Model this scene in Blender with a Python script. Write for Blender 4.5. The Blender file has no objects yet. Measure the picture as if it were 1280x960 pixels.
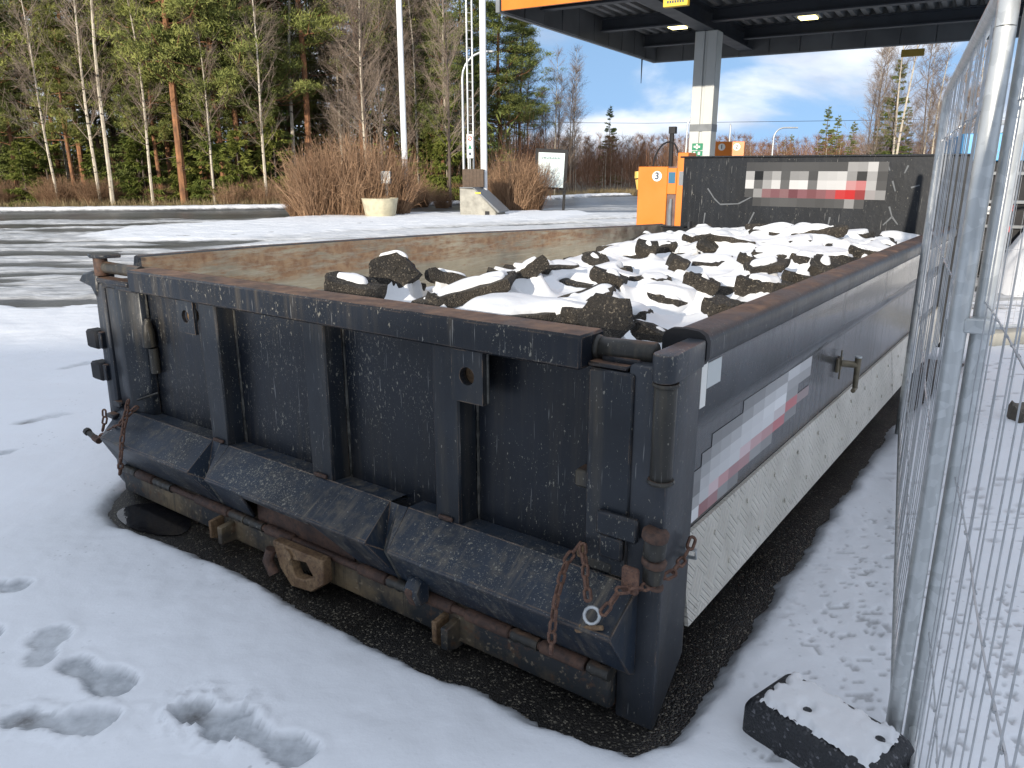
import bpy, bmesh, math, random
import numpy as np
from mathutils import Vector, Matrix, noise
from mathutils.bvhtree import BVHTree
R = math.radians
rnd = random.Random(7)
sc = bpy.context.scene

# ------------------------------------------------------------------ camera, sky, sun
H_EYE, FPX = 1.6, 958.0
PITCH = math.atan(270 / 958)
cd = bpy.data.cameras.new("camera"); cam = bpy.data.objects.new("camera", cd)
sc.collection.objects.link(cam); sc.camera = cam
cd.sensor_width = 36; cd.lens = FPX / 1280 * 36; cd.clip_start = 0.05; cd.clip_end = 3000
cam.location = (0, 0, H_EYE); cam.rotation_euler = (math.pi / 2 - PITCH, 0, 0)

SUN_AZ, SUN_EL = R(205), R(12.5)          # clockwise from +Y: behind the camera, a little to the left
w = bpy.data.worlds.new("World"); sc.world = w; w.use_nodes = True
nt = w.node_tree; N = nt.nodes; L = nt.links
bg = N["Background"]; bg.inputs[1].default_value = 0.15
sky = N.new("ShaderNodeTexSky"); sky.sky_type = 'NISHITA'; sky.sun_disc = False
sky.sun_elevation = SUN_EL; sky.sun_rotation = SUN_AZ; sky.air_density = 1.1; sky.dust_density = 0.6; sky.ozone_density = 1.6
tc = N.new("ShaderNodeTexCoord")
lv = N.new("ShaderNodeVectorMath"); lv.operation = 'ADD'; L.new(tc.outputs["Generated"], lv.inputs[0]); lv.inputs[1].default_value = (0, 0, 0.58)
ln_ = N.new("ShaderNodeVectorMath"); ln_.operation = 'NORMALIZE'; L.new(lv.outputs[0], ln_.inputs[0]); L.new(ln_.outputs[0], sky.inputs[0])
sep = N.new("ShaderNodeSeparateXYZ"); L.new(tc.outputs["Generated"], sep.inputs[0])
# project the view direction on a cloud deck: d.xy / (d.z + k)
mz = N.new("ShaderNodeMath"); mz.operation = 'MAXIMUM'; L.new(sep.outputs[2], mz.inputs[0]); mz.inputs[1].default_value = 0.0
az = N.new("ShaderNodeMath"); az.operation = 'ADD'; L.new(mz.outputs[0], az.inputs[0]); az.inputs[1].default_value = 0.36
vd = N.new("ShaderNodeVectorMath"); vd.operation = 'DIVIDE'; L.new(tc.outputs["Generated"], vd.inputs[0])
cb = N.new("ShaderNodeCombineXYZ")
for i in range(3): L.new(az.outputs[0], cb.inputs[i])
L.new(cb.outputs[0], vd.inputs[1])
mp = N.new("ShaderNodeMapping"); mp.inputs["Scale"].default_value = (1, 1, 0.8); mp.inputs["Location"].default_value = (3.1, 0.55, 0); L.new(vd.outputs[0], mp.inputs[0])
n1 = N.new("ShaderNodeTexNoise"); n1.inputs["Scale"].default_value = 2.1; n1.inputs["Detail"].default_value = 7; n1.inputs["Roughness"].default_value = 0.52
n1.inputs["Distortion"].default_value = 0.25; L.new(mp.outputs[0], n1.inputs["Vector"])
rp = N.new("ShaderNodeValToRGB"); rp.color_ramp.elements[0].position = 0.41; rp.color_ramp.elements[1].position = 0.60
rp.color_ramp.interpolation = 'EASE'; hz = N.new("ShaderNodeMath"); hz.operation = 'MULTIPLY_ADD'; hz.use_clamp = False; hz.inputs[1].default_value = 0.30; L.new(mz.outputs[0], hz.inputs[0]); L.new(n1.outputs["Fac"], hz.inputs[2])
L.new(hz.outputs[0], rp.inputs[0])
mcl = N.new("ShaderNodeMath"); mcl.operation = 'MULTIPLY'; L.new(rp.outputs[0], mcl.inputs[0]); mcl.inputs[1].default_value = 0.9
n2 = N.new("ShaderNodeTexNoise"); n2.inputs["Scale"].default_value = 2.6; n2.inputs["Detail"].default_value = 5; L.new(mp.outputs[0], n2.inputs["Vector"])
cr = N.new("ShaderNodeValToRGB"); cr.color_ramp.elements[0].color = (1.75, 2.0, 2.5, 1); cr.color_ramp.elements[1].color = (3.5, 3.65, 3.9, 1)
cr.color_ramp.elements[0].position = 0.38; cr.color_ramp.elements[1].position = 0.62; L.new(n2.outputs["Fac"], cr.inputs[0])
mx = N.new("ShaderNodeMix"); mx.data_type = 'RGBA'; L.new(mcl.outputs[0], mx.inputs[0]); L.new(sky.outputs[0], mx.inputs[6]); L.new(cr.outputs[0], mx.inputs[7])
L.new(mx.outputs[2], bg.inputs[0])

sd = bpy.data.lights.new("sun", 'SUN'); sd.energy = 2.5; sd.angle = R(0.6); sd.color = (1.0, 0.90, 0.76)
sun = bpy.data.objects.new("sun", sd); sc.collection.objects.link(sun)
sun.rotation_euler = (math.pi / 2 - SUN_EL, 0, math.pi - SUN_AZ)   # checked: light travels away from the camera
sv = Vector((math.sin(SUN_AZ) * math.cos(SUN_EL), math.cos(SUN_AZ) * math.cos(SUN_EL), math.sin(SUN_EL)))
sun.rotation_euler = sv.to_track_quat('Z', 'Y').to_euler()
vs = sc.view_settings; vs.view_transform = 'Standard'; vs.look = 'None'; vs.gamma = 1; vs.use_curve_mapping = False
vs.exposure = 1.12
sc.cycles.max_bounces = 6; sc.cycles.diffuse_bounces = 3; sc.cycles.glossy_bounces = 3; sc.cycles.transparent_max_bounces = 6

# ------------------------------------------------------------------ helpers
def gp(px, py, z=0.0):
    """point at height z seen at photo pixel (used to measure the place)"""
    x, u = px - 640.0, 480.0 - py
    cp, sp = math.cos(PITCH), math.sin(PITCH)
    d = (x, FPX * cp + u * sp, -FPX * sp + u * cp)
    t = (z - H_EYE) / d[2]
    return Vector((d[0] * t, d[1] * t, z))
def gd(px, py, Y):
    x, u = px - 640.0, 480.0 - py
    cp, sp = math.cos(PITCH), math.sin(PITCH)
    d = (x, FPX * cp + u * sp, -FPX * sp + u * cp)
    t = Y / d[1]
    return Vector((d[0] * t, Y, H_EYE + d[2] * t))

def tag(o, label=None, cat=None, group=None, kind=None):
    if label: o["label"] = label
    if cat: o["category"] = cat
    if group: o["group"] = group
    if kind: o["kind"] = kind
    return o
def empty(name, loc=(0, 0, 0), rz=0.0, parent=None):
    o = bpy.data.objects.new(name, None); sc.collection.objects.link(o); o.location = loc; o.rotation_euler = (0, 0, rz)
    o.empty_display_size = 0.1
    if parent: o.parent = parent
    return o
def kids(o): return [c for c in list(bpy.data.objects) if c.parent == o]
KIDS = {}
def copy_tree(o, parent=None):
    c = o.copy(); sc.collection.objects.link(c)
    if parent: c.parent = parent
    for ch in KIDS.get(o.name, None) or kids(o): copy_tree(ch, c)
    return c

class MB:
    def __init__(s): s.v = []; s.f = []; s.m = []; s.mi = 0
    def add(s, vs, fs):
        b = len(s.v); s.v += [tuple(v) for v in vs]; s.f += [tuple(i + b for i in f) for f in fs]; s.m += [s.mi] * len(fs); return s
    def box(s, x0, x1, y0, y1, z0, z1):
        return s.add([(x0,y0,z0),(x1,y0,z0),(x1,y1,z0),(x0,y1,z0),(x0,y0,z1),(x1,y0,z1),(x1,y1,z1),(x0,y1,z1)],
                     [(0,3,2,1),(4,5,6,7),(0,1,5,4),(1,2,6,5),(2,3,7,6),(3,0,4,7)])
    def prism(s, prof, a, b, axis='x'):
        """extrude a closed 2D profile between a and b along an axis; profile = (y,z) for x, (x,z) for y, (x,y) for z"""
        n = len(prof)
        def P(p, t): return {'x': (t, p[0], p[1]), 'y': (p[0], t, p[1]), 'z': (p[0], p[1], t)}[axis]
        return s.add([P(p, a) for p in prof] + [P(p, b) for p in prof],
                     [tuple(range(n))[::-1], tuple(range(n, 2 * n))] + [(i, (i + 1) % n, n + (i + 1) % n, n + i) for i in range(n)])
    def tube(s, pts, r, n=8, cap=True):
        pts = [Vector(p) for p in pts]; rs = r if isinstance(r, (list, tuple)) else [r] * len(pts)
        rings = []; up = None
        for i, p in enumerate(pts):
            t = (pts[min(i + 1, len(pts) - 1)] - pts[max(i - 1, 0)]).normalized()
            if up is None:
                up = Vector((0, 0, 1)) if abs(t.z) < 0.9 else Vector((1, 0, 0))
            a = t.cross(up).normalized(); b = a.cross(t).normalized(); up = b
            rings.append([p + (a * math.cos(2 * math.pi * k / n) + b * math.sin(2 * math.pi * k / n)) * rs[i] for k in range(n)])
        vs = [v for r_ in rings for v in r_]; fs = []
        for i in range(len(pts) - 1):
            for k in range(n):
                fs.append((i * n + k, i * n + (k + 1) % n, (i + 1) * n + (k + 1) % n, (i + 1) * n + k))
        if cap: fs += [tuple(range(n))[::-1], tuple((len(pts) - 1) * n + k for k in range(n))]
        return s.add(vs, fs)
    def build(s, name, mats, parent=None, bevel=0.0, smooth=None, seg=1):
        me = bpy.data.meshes.new(name); me.from_pydata(s.v, [], s.f)
        mats = mats if isinstance(mats, (list, tuple)) else [mats]
        for m in mats: me.materials.append(m)
        if len(mats) > 1:
            me.polygons.foreach_set("material_index", s.m)
        bm = bmesh.new(); bm.from_mesh(me)
        bmesh.ops.recalc_face_normals(bm, faces=bm.faces)
        if bevel > 0:
            ed = [e for e in bm.edges if len(e.link_faces) == 2 and e.calc_face_angle(0) > R(25)]
            bmesh.ops.bevel(bm, geom=ed, offset=bevel, segments=seg, affect='EDGES', profile=0.5, clamp_overlap=True)
        bm.to_mesh(me); bm.free()
        o = bpy.data.objects.new(name, me); sc.collection.objects.link(o)
        if parent: o.parent = parent
        if smooth is not None or bevel > 0: shade(me, smooth or 40)
        return o
def shade(me, ang):
    me.polygons.foreach_set("use_smooth", [True] * len(me.polygons))
    try: me.set_sharp_from_angle(angle=R(ang))
    except Exception: pass

def tri_mesh(name, V, mats, mi=None, attr=None):
    """V: (n,3,3) array of separate triangles -> mesh data"""
    V = np.asarray(V, dtype=np.float32); n = len(V)
    me = bpy.data.meshes.new(name)
    me.vertices.add(n * 3); me.vertices.foreach_set("co", V.reshape(-1))
    me.loops.add(n * 3); me.loops.foreach_set("vertex_index", np.arange(n * 3, dtype=np.int32))
    me.polygons.add(n); me.polygons.foreach_set("loop_start", np.arange(0, n * 3, 3, dtype=np.int32))
    for m in mats: me.materials.append(m)
    if mi is not None: me.polygons.foreach_set("material_index", np.asarray(mi, dtype=np.int32))
    me.update(); me.validate()
    return me
def grid_mesh(name, X, Y, Z, attrs=None, mask=None):
    ny, nx = Z.shape
    V = np.stack([X, Y, Z], -1).reshape(-1, 3).astype(np.float32)
    idx = np.arange(nx * ny).reshape(ny, nx)
    q = np.stack([idx[:-1, :-1], idx[:-1, 1:], idx[1:, 1:], idx[1:, :-1]], -1).reshape(-1, 4)
    if mask is not None: q = q[mask.reshape(-1)]
    me = bpy.data.meshes.new(name)
    me.vertices.add(len(V)); me.vertices.foreach_set("co", V.reshape(-1))
    n = len(q); me.loops.add(n * 4); me.loops.foreach_set("vertex_index", q.reshape(-1).astype(np.int32))
    me.polygons.add(n); me.polygons.foreach_set("loop_start", np.arange(0, n * 4, 4, dtype=np.int32))
    me.polygons.foreach_set("use_smooth", [True] * n)
    for k, a in (attrs or {}).items():
        at = me.attributes.new(k, 'FLOAT', 'POINT'); at.data.foreach_set("value", a.reshape(-1).astype(np.float32))
    me.update(); me.validate()
    return me
def link(name, me, parent=None):
    o = bpy.data.objects.new(name, me); sc.collection.objects.link(o)
    if parent: o.parent = parent
    return o

# numpy value noise (smooth), deterministic
def vnoise(x, y, seed=0):
    xi = np.floor(x).astype(np.int64); yi = np.floor(y).astype(np.int64); xf = x - xi; yf = y - yi
    def hsh(a, b):
        n = (a * 374761393 + b * 668265263 + seed * 1442695041) & 0xffffffff
        n = ((n ^ (n >> 13)) * 1274126177) & 0xffffffff
        return ((n ^ (n >> 16)) & 0xffff) / 65535.0
    u = xf * xf * (3 - 2 * xf); v = yf * yf * (3 - 2 * yf)
    return (hsh(xi, yi) * (1 - u) + hsh(xi + 1, yi) * u) * (1 - v) + (hsh(xi, yi + 1) * (1 - u) + hsh(xi + 1, yi + 1) * u) * v
def fbm(x, y, o=4, seed=0, g=0.5):
    s = 0; a = 1; t = 0
    for i in range(o):
        s = s + a * vnoise(x * 2 ** i + 17.3 * i, y * 2 ** i - 9.1 * i, seed + i); t += a; a *= g
    return s / t
def sdf_poly(x, y, P):
    """signed distance, negative inside"""
    d = np.full(x.shape, 1e9); ins = np.zeros(x.shape, bool); n = len(P)
    for i in range(n):
        ax, ay = P[i]; bx, by = P[(i + 1) % n]
        ex, ey = bx - ax, by - ay; wx, wy = x - ax, y - ay
        t = np.clip((wx * ex + wy * ey) / (ex * ex + ey * ey), 0, 1)
        d = np.minimum(d, (wx - ex * t) ** 2 + (wy - ey * t) ** 2)
        c = ((ay <= y) & (by > y)) | ((by <= y) & (ay > y))
        xc = ax + (y - ay) / (by - ay + 1e-12) * ex
        ins ^= c & (x < xc)
    return np.where(ins, -1, 1) * np.sqrt(d)
def sstep(a, b, x):
    t = np.clip((x - a) / (b - a), 0, 1); return t * t * (3 - 2 * t)

# ------------------------------------------------------------------ materials
class NT:
    def __init__(s, name):
        s.mat = bpy.data.materials.new(name); s.mat.use_nodes = True; s.t = s.mat.node_tree
        s.b = s.t.nodes["Principled BSDF"]; s.co = None
    def n(s, ty, **k):
        nd = s.t.nodes.new("ShaderNode" + ty)
        for a, v in k.items(): setattr(nd, a, v)
        return nd
    def l(s, a, b): s.t.links.new(a, b)
    def coord(s):
        if s.co is None: s.co = s.n("TexCoord").outputs["Object"]
        return s.co
    def map(s, scale=(1, 1, 1), loc=(0, 0, 0), rot=(0, 0, 0), src=None):
        m = s.n("Mapping"); m.inputs["Scale"].default_value = scale; m.inputs["Location"].default_value = loc; m.inputs["Rotation"].default_value = rot
        s.l(src or s.coord(), m.inputs[0]); return m.outputs[0]
    def noise(s, scale=5, detail=4, rough=0.55, vec=None, dist=0):
        t = s.n("TexNoise"); t.inputs["Scale"].default_value = scale; t.inputs["Detail"].default_value = detail
        t.inputs["Roughness"].default_value = rough; t.inputs["Distortion"].default_value = dist
        s.l(vec if vec is not None else s.coord(), t.inputs["Vector"]); return t.outputs["Fac"]
    def vor(s, scale=5, vec=None, feat='F1', out="Distance"):
        t = s.n("TexVoronoi"); t.feature = feat; t.inputs["Scale"].default_value = scale
        s.l(vec if vec is not None else s.coord(), t.inputs["Vector"]); return t.outputs[out]
    def ramp(s, fac, stops, interp='LINEAR'):
        r = s.n("ValToRGB"); e = r.color_ramp.elements; r.color_ramp.interpolation = interp
        while len(e) < len(stops): e.new(0.5)
        for i, (p, c) in enumerate(stops):
            e[i].position = p; e[i].color = (c, c, c, 1) if isinstance(c, (int, float)) else (*c, 1)
        s.l(fac, r.inputs[0]); return r.outputs[0]
    def math(s, op, a, b=None, clamp=False):
        m = s.n("Math"); m.operation = op; m.use_clamp = clamp
        for i, v in enumerate((a, b)):
            if v is None: continue
            if isinstance(v, (int, float)): m.inputs[i].default_value = v
            else: s.l(v, m.inputs[i])
        return m.outputs[0]
    def mix(s, fac, a, b, bt='MIX'):
        m = s.n("Mix"); m.data_type = 'RGBA'; m.blend_type = bt
        for i, v in ((0, fac), (6, a), (7, b)):
            if isinstance(v, (int, float)): m.inputs[i].default_value = v
            elif isinstance(v, tuple): m.inputs[i].default_value = (*v, 1)
            else: s.l(v, m.inputs[i])
        return m.outputs[2]
    def base(s, v): s._set("Base Color", v)
    def rough(s, v): s._set("Roughness", v)
    def _set(s, k, v):
        i = s.b.inputs[k]
        if isinstance(v, tuple): i.default_value = (*v, 1)
        elif isinstance(v, (int, float)): i.default_value = v
        else: s.l(v, i)
    def bump(s, h, strength=0.3, dist=0.01):
        b = s.n("Bump"); b.inputs["Strength"].default_value = strength; b.inputs["Distance"].default_value = dist
        s.l(h, b.inputs["Height"]); s.l(b.outputs[0], s.b.inputs["Normal"]); return b
    def edge(s, radius=0.006):
        """1 near convex or concave edges"""
        bv = s.n("Bevel"); bv.samples = 4; bv.inputs[0].default_value = radius
        g = s.n("NewGeometry"); d = s.n("VectorMath"); d.operation = 'DOT_PRODUCT'
        s.l(bv.outputs[0], d.inputs[0]); s.l(g.outputs["Normal"], d.inputs[1])
        return s.ramp(d.outputs["Value"], [(0.80, 1.0), (0.99, 0.0)])
def simple(name, col, rough=0.5, metal=0.0, var=0.0, scale=8, bump=0.0):
    m = NT(name); m._set("Metallic", metal)
    if var > 0:
        n = m.noise(scale, 5); m.base(m.mix(m.ramp(n, [(0.3, 0.0), (0.7, 1.0)]), tuple(c * (1 - var) for c in col), tuple(min(1, c * (1 + var)) for c in col)))
        m.rough(m.ramp(n, [(0.2, max(0, rough - .1)), (0.8, min(1, rough + .12))]))
        if bump: m.bump(m.noise(scale * 6, 4), bump, 0.01)
    else: m.base(col); m.rough(rough)
    return m.mat

def paint(name, col=(0.008, 0.0105, 0.0155), speck=0.5, dirt=0.3, rust=0.5, rough=0.34, toprust=0.0, dirtcol=(0.16, 0.13, 0.085), scr=0.5, edges=True, spec=0.33, drip=0.0):
    m = NT(name); n1 = m.noise(3.0, 6, 0.6)
    c = m.mix(m.ramp(n1, [(0.35, 0.0), (0.7, 1.0)]), tuple(x * 0.8 for x in col), tuple(x * 1.5 for x in col))
    # mud film running down
    st = m.noise(1.0, 5, 0.6, vec=m.map((26, 26, 1.6)))
    fl = m.math('MULTIPLY', m.ramp(st, [(0.48, 0.0), (0.78, 1.0)]), m.ramp(m.noise(2.2, 3), [(0.35, 0.1), (0.7, 1.0)]))
    c = m.mix(m.math('MULTIPLY', fl, dirt), c, dirtcol)
    # stone chips and splashes, longer down than across
    n5 = m.noise(1.0, 3, 0.6, vec=m.map((95, 95, 42))); n6 = m.noise(1.0, 2, 0.5, vec=m.map((230, 230, 120)))
    area = m.math('MULTIPLY', m.ramp(m.noise(3.3, 4, dist=0.6), [(0.38, -0.0), (0.66, 1.0)]), 0.15 * speck)
    mask = m.math('MAXIMUM', m.ramp(m.math('ADD', n5, area), [(0.70, 0.0), (0.745, 1.0)]), m.ramp(m.math('ADD', n6, area), [(0.73, 0.0), (0.76, 0.8)]))
    c = m.mix(m.math('MULTIPLY', mask, 0.8), c, (0.26, 0.245, 0.20))
    if drip:
        dn = m.noise(1.0, 4, 0.65, vec=m.map((38, 2.2, 4.0)), dist=0.5)
        c = m.mix(m.math('MULTIPLY', m.math('MULTIPLY', m.ramp(dn, [(0.52, 0.0), (0.74, 1.0)]), m.ramp(m.noise(4.5, 3), [(0.42, 0.0), (0.65, 1.0)])), drip), c, (0.27, 0.225, 0.16))
    # fine scratches
    s1 = m.noise(1.0, 2, 0.5, vec=m.map((150, 150, 7), rot=(0.25, 0.3, 0.2)))
    c = m.mix(m.math('MULTIPLY', m.ramp(s1, [(0.69, 0.0), (0.74, 1.0)]), scr), c, (0.28, 0.28, 0.27))
    rn = m.noise(14, 6, 0.65)
    rc = m.mix(m.ramp(m.noise(40, 3), [(0.3, 0.0), (0.7, 1.0)]), (0.10, 0.037, 0.016), (0.30, 0.16, 0.07))
    if edges and rust > 0:
        e = m.math('MULTIPLY', m.edge(0.007), m.ramp(rn, [(0.66 - 0.25 * rust, 0.0), (0.80 - 0.25 * rust, 1.0)]))
        c = m.mix(m.math('MULTIPLY', e, 0.85), c, m.mix(0.5, rc, (0.34, 0.27, 0.19)))
    rr = m.math('ADD', rough, m.math('MULTIPLY', fl, 0.25 ))
    if toprust > 0:
        g = m.n("NewGeometry"); sx = m.n("SeparateXYZ"); m.l(g.outputs["Normal"], sx.inputs[0])
        tm = m.math('MULTIPLY', m.ramp(sx.outputs[2], [(0.75, 0.0), (0.92, 1.0)]), m.ramp(m.noise(5, 5), [(0.5 - 0.3 * toprust, 0.0), (0.72 - 0.25 * toprust, 1.0)]))
        c = m.mix(m.math('MULTIPLY', tm, 0.9), c, m.mix(m.ramp(rn, [(0.35, 0.0), (0.65, 1.0)]), (0.085, 0.05, 0.038), (0.24, 0.14, 0.085)))
        rr = m.math('ADD', rr, m.math('MULTIPLY', tm, 0.3))
    m.base(c); m.rough(rr); m.b.inputs['Specular IOR Level'].default_value = spec
    m.bump(m.math('ADD', m.noise(30, 4), m.math('MULTIPLY', rn, 1.5)), 0.14, 0.006)
    return m.mat
M = {}
M['paint'] = paint("navy_paint")
M['rail'] = paint("rail_paint", speck=0.6, dirt=0.4, rust=0.9, toprust=0.95)
M['post'] = paint("post_paint", col=(0.014, 0.0175, 0.023), speck=0.55, dirt=0.45, rust=0.8)
M['apron'] = paint("apron_paint", col=(0.019, 0.027, 0.040), speck=0.85, dirt=0.8, rust=1.0, toprust=0.0, rough=0.42, dirtcol=(0.2, 0.17, 0.12), scr=0.9, drip=0.5)
fm = NT("muddy_frame"); c_ = fm.mix(fm.ramp(fm.noise(1.9, 6, 0.65), [(0.45, 0.0), (0.62, 1.0)]), (0.022, 0.025, 0.028), (0.21, 0.155, 0.088))
c_ = fm.mix(fm.ramp(fm.noise(1, 4, 0.65, vec=fm.map((60, 3, 5))), [(0.55, 0.0), (0.68, 0.85)]), c_, (0.035, 0.032, 0.028))
c_ = fm.mix(fm.ramp(fm.noise(22, 5, 0.7), [(0.56, 0.0), (0.68, 0.8)]), c_, (0.11, 0.055, 0.028)); c_ = fm.mix(fm.ramp(fm.noise(50, 3), [(0.60, 0.0), (0.7, 0.6)]), c_, (0.30, 0.24, 0.16))
fm.base(c_); fm.rough(0.65); fm.bump(fm.noise(30, 5), 0.35, 0.006); M['frame'] = fm.mat
M['corner'] = paint("corner_paint", col=(0.029, 0.033, 0.040), speck=0.6, dirt=0.35, rust=0.7, rough=0.36)
M['sidepaint'] = paint("side_paint", col=(0.034, 0.037, 0.043), speck=0.05, dirt=0.12, rust=0.0, rough=0.2, edges=False, spec=0.6, scr=0.05, dirtcol=(0.13, 0.13, 0.12))
M['siderail'] = paint("side_rail_paint", col=(0.022, 0.024, 0.028), speck=0.35, dirt=0.3, rust=0.6, toprust=0.25, rough=0.4)
M['head'] = paint("headboard_paint", col=(0.008, 0.010, 0.0135), speck=0.2, dirt=0.12, rust=0.2, scr=0.6, rough=0.42, dirtcol=(.1, .1, .1))
M['pipe'] = paint("pipe_paint", col=(0.030, 0.029, 0.026), speck=0.4, dirt=0.9, rust=1.6, rough=0.4, edges=False, toprust=0.2)

def rustmat(name, a=(0.09, 0.034, 0.018), b=(0.26, 0.12, 0.05), c2=(0.05, 0.03, 0.024), sc_=9):
    m = NT(name); n = m.noise(sc_, 6, 0.65); n2 = m.noise(sc_ * 6, 4)
    c = m.mix(m.ramp(n, [(0.35, 0.0), (0.65, 1.0)]), a, b); c = m.mix(m.ramp(n2, [(0.45, 0.0), (0.7, 0.8)]), c, c2)
    m.base(c); m.rough(0.75); m.bump(n2, 0.5, 0.004); return m.mat
M['rust'] = rustmat("rust", (0.045, 0.026, 0.021), (0.12, 0.065, 0.042), (0.03, 0.022, 0.02))
M['weld'] = simple("weld_bead", (0.07, 0.068, 0.06), 0.5, var=0.7, scale=45)
M['brass'] = simple("dull_zinc", (0.17, 0.145, 0.10), 0.45, metal=0.5, var=0.4, scale=20)
M['chainrust'] = rustmat("chain_rust", (0.085, 0.04, 0.028), (0.19, 0.10, 0.062), (0.06, 0.035, 0.028), 30)
M['mudrust'] = rustmat("muddy_rust", (0.14, 0.08, 0.04), (0.28, 0.185, 0.10), (0.07, 0.04, 0.025), 14)
def wall_inner():
    m = NT("worn_steel_lining"); n = m.noise(2.2, 6, 0.6); 
    c = m.mix(m.ramp(n, [(0.35, 0.0), (0.7, 1.0)]), (0.19, 0.175, 0.135), (0.42, 0.37, 0.265))
    s1 = m.noise(1.0, 6, 0.7, vec=m.map((3, 3.0, 70), rot=(0.12, 0, 0)))
    c = m.mix(m.ramp(s1, [(0.5, 0.0), (0.72, 0.7)]), c, (0.46, 0.43, 0.36))
    s2 = m.noise(1.0, 5, 0.7, vec=m.map((3, 9, 90), rot=(0.7, 0, 0)))
    c = m.mix(m.ramp(s2, [(0.57, 0.0), (0.66, 0.75)]), c, (0.24, 0.13, 0.065))
    sx = m.n("SeparateXYZ"); m.l(m.coord(), sx.inputs[0])
    top = m.math('MULTIPLY', m.ramp(sx.outputs[2], [(0.97, 0.0), (1.12, 1.0)]), m.ramp(m.noise(11, 7, 0.72, vec=m.map((1, 0.35, 2.2))), [(0.40, 0.0), (0.56, 1.0)]))
    c = m.mix(m.math('MULTIPLY', top, 0.85), c, m.mix(m.ramp(m.noise(22, 4), [(0.35, 0.0), (0.65, 1.0)]), (0.19, 0.085, 0.038), (0.33, 0.21, 0.115)))
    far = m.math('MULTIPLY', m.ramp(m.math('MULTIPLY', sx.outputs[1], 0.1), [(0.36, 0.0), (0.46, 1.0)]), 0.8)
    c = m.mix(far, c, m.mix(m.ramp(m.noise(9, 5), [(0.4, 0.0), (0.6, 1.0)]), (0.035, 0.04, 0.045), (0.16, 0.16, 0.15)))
    m.base(c); m.rough(0.5); m.bump(m.math('ADD', m.noise(9, 5), s1), 0.15, 0.01); return m.mat
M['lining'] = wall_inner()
def tread():
    m = NT("tread_plate")
    vec = m.map((1, 1, 1), rot=(R(45), 0, 0))
    def bars(rx, w_):
        wv = m.n("TexWave"); wv.wave_type = 'BANDS'; wv.bands_direction = w_; wv.inputs["Scale"].default_value = 14; wv.inputs["Distortion"].default_value = 0
        m.l(vec, wv.inputs["Vector"]); return m.ramp(wv.outputs["Fac"], [(0.55, 0.0), (0.85, 1.0)])
    ck = m.n("TexChecker"); ck.inputs["Scale"].default_value = 12; m.l(m.map((0, 1, 1), rot=(R(45), 0, 0), loc=(0.01, 0, 0)), ck.inputs["Vector"])
    h = m.mix(ck.outputs["Fac"], bars(0, 'Y'), bars(0, 'Z'))
    n = m.noise(5, 5)
    c = m.mix(m.ramp(n, [(0.3, 0.0), (0.7, 1.0)]), (0.48, 0.45, 0.385), (0.68, 0.645, 0.57))
    c = m.mix(m.math('MULTIPLY', m.ramp(m.noise(26, 4), [(0.6, 0.0), (0.75, 1.0)]), 0.6), c, (0.13, 0.115, 0.085))
    c = m.mix(m.math('MULTIPLY', h, 0.35), c, (0.62, 0.6, 0.55))
    m.base(c); m._set("Metallic", 0.15); m.rough(0.42); m.bump(h, 1.0, 0.008); return m.mat
M['tread'] = tread()
def galv(name="galvanised_steel", lo=(0.42, 0.44, 0.44), hi=(0.66, 0.68, 0.68)):
    m = NT(name); n = m.vor(40, out="Color"); sp = m.n("SeparateColor"); m.l(n, sp.inputs[0])
    c = m.mix(m.math('MULTIPLY', m.math('ADD', sp.outputs[0], m.noise(3, 4)), 0.5), lo, hi)
    m.base(c); m._set("Metallic", 0.55); m.rough(m.ramp(m.noise(12, 4), [(0.3, 0.32), (0.7, 0.5)])); return m.mat
M['galv'] = galv(); M['wire'] = galv("wire_steel", (0.36, 0.37, 0.38), (0.56, 0.57, 0.58))
def aggregate(name, lo, hi, spec, scale, rough0, rough1, bump=0.5, bdist=0.006, wet=True):
    m = NT(name); v = m.vor(scale, out="Color"); sp = m.n("SeparateColor"); m.l(v, sp.inputs[0])
    c = m.mix(m.ramp(m.noise(3.0, 5), [(0.35, 0.0), (0.65, 1.0)]), lo, hi)
    c = m.mix(m.ramp(sp.outputs[1], [(0.86, 0.0), (1.0, 1.0)]), c, spec)
    c = m.mix(m.ramp(sp.outputs[0], [(0.0, 0.5), (0.3, 0.0)]), c, tuple(x * 0.3 for x in lo))
    m.base(c); m.rough(m.ramp(m.noise(1.7, 4), [(0.35, rough0), (0.65, rough1)]))
    d = m.vor(scale); m.bump(m.math('ADD', m.math('MULTIPLY', d, -1.0), m.math('MULTIPLY', m.noise(scale * 0.25, 4), 0.6)), bump, bdist); return m.mat
M['asphalt'] = aggregate("wet_asphalt", (0.010, 0.0095, 0.009), (0.022, 0.020, 0.018), (0.20, 0.18, 0.14), 165, 0.28, 0.55, 0.5, 0.006)
M['slab'] = aggregate("broken_asphalt", (0.011, 0.0105, 0.0095), (0.060, 0.050, 0.038), (0.15, 0.13, 0.10), 150, 0.75, 0.95, 0.9, 0.010)
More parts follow.
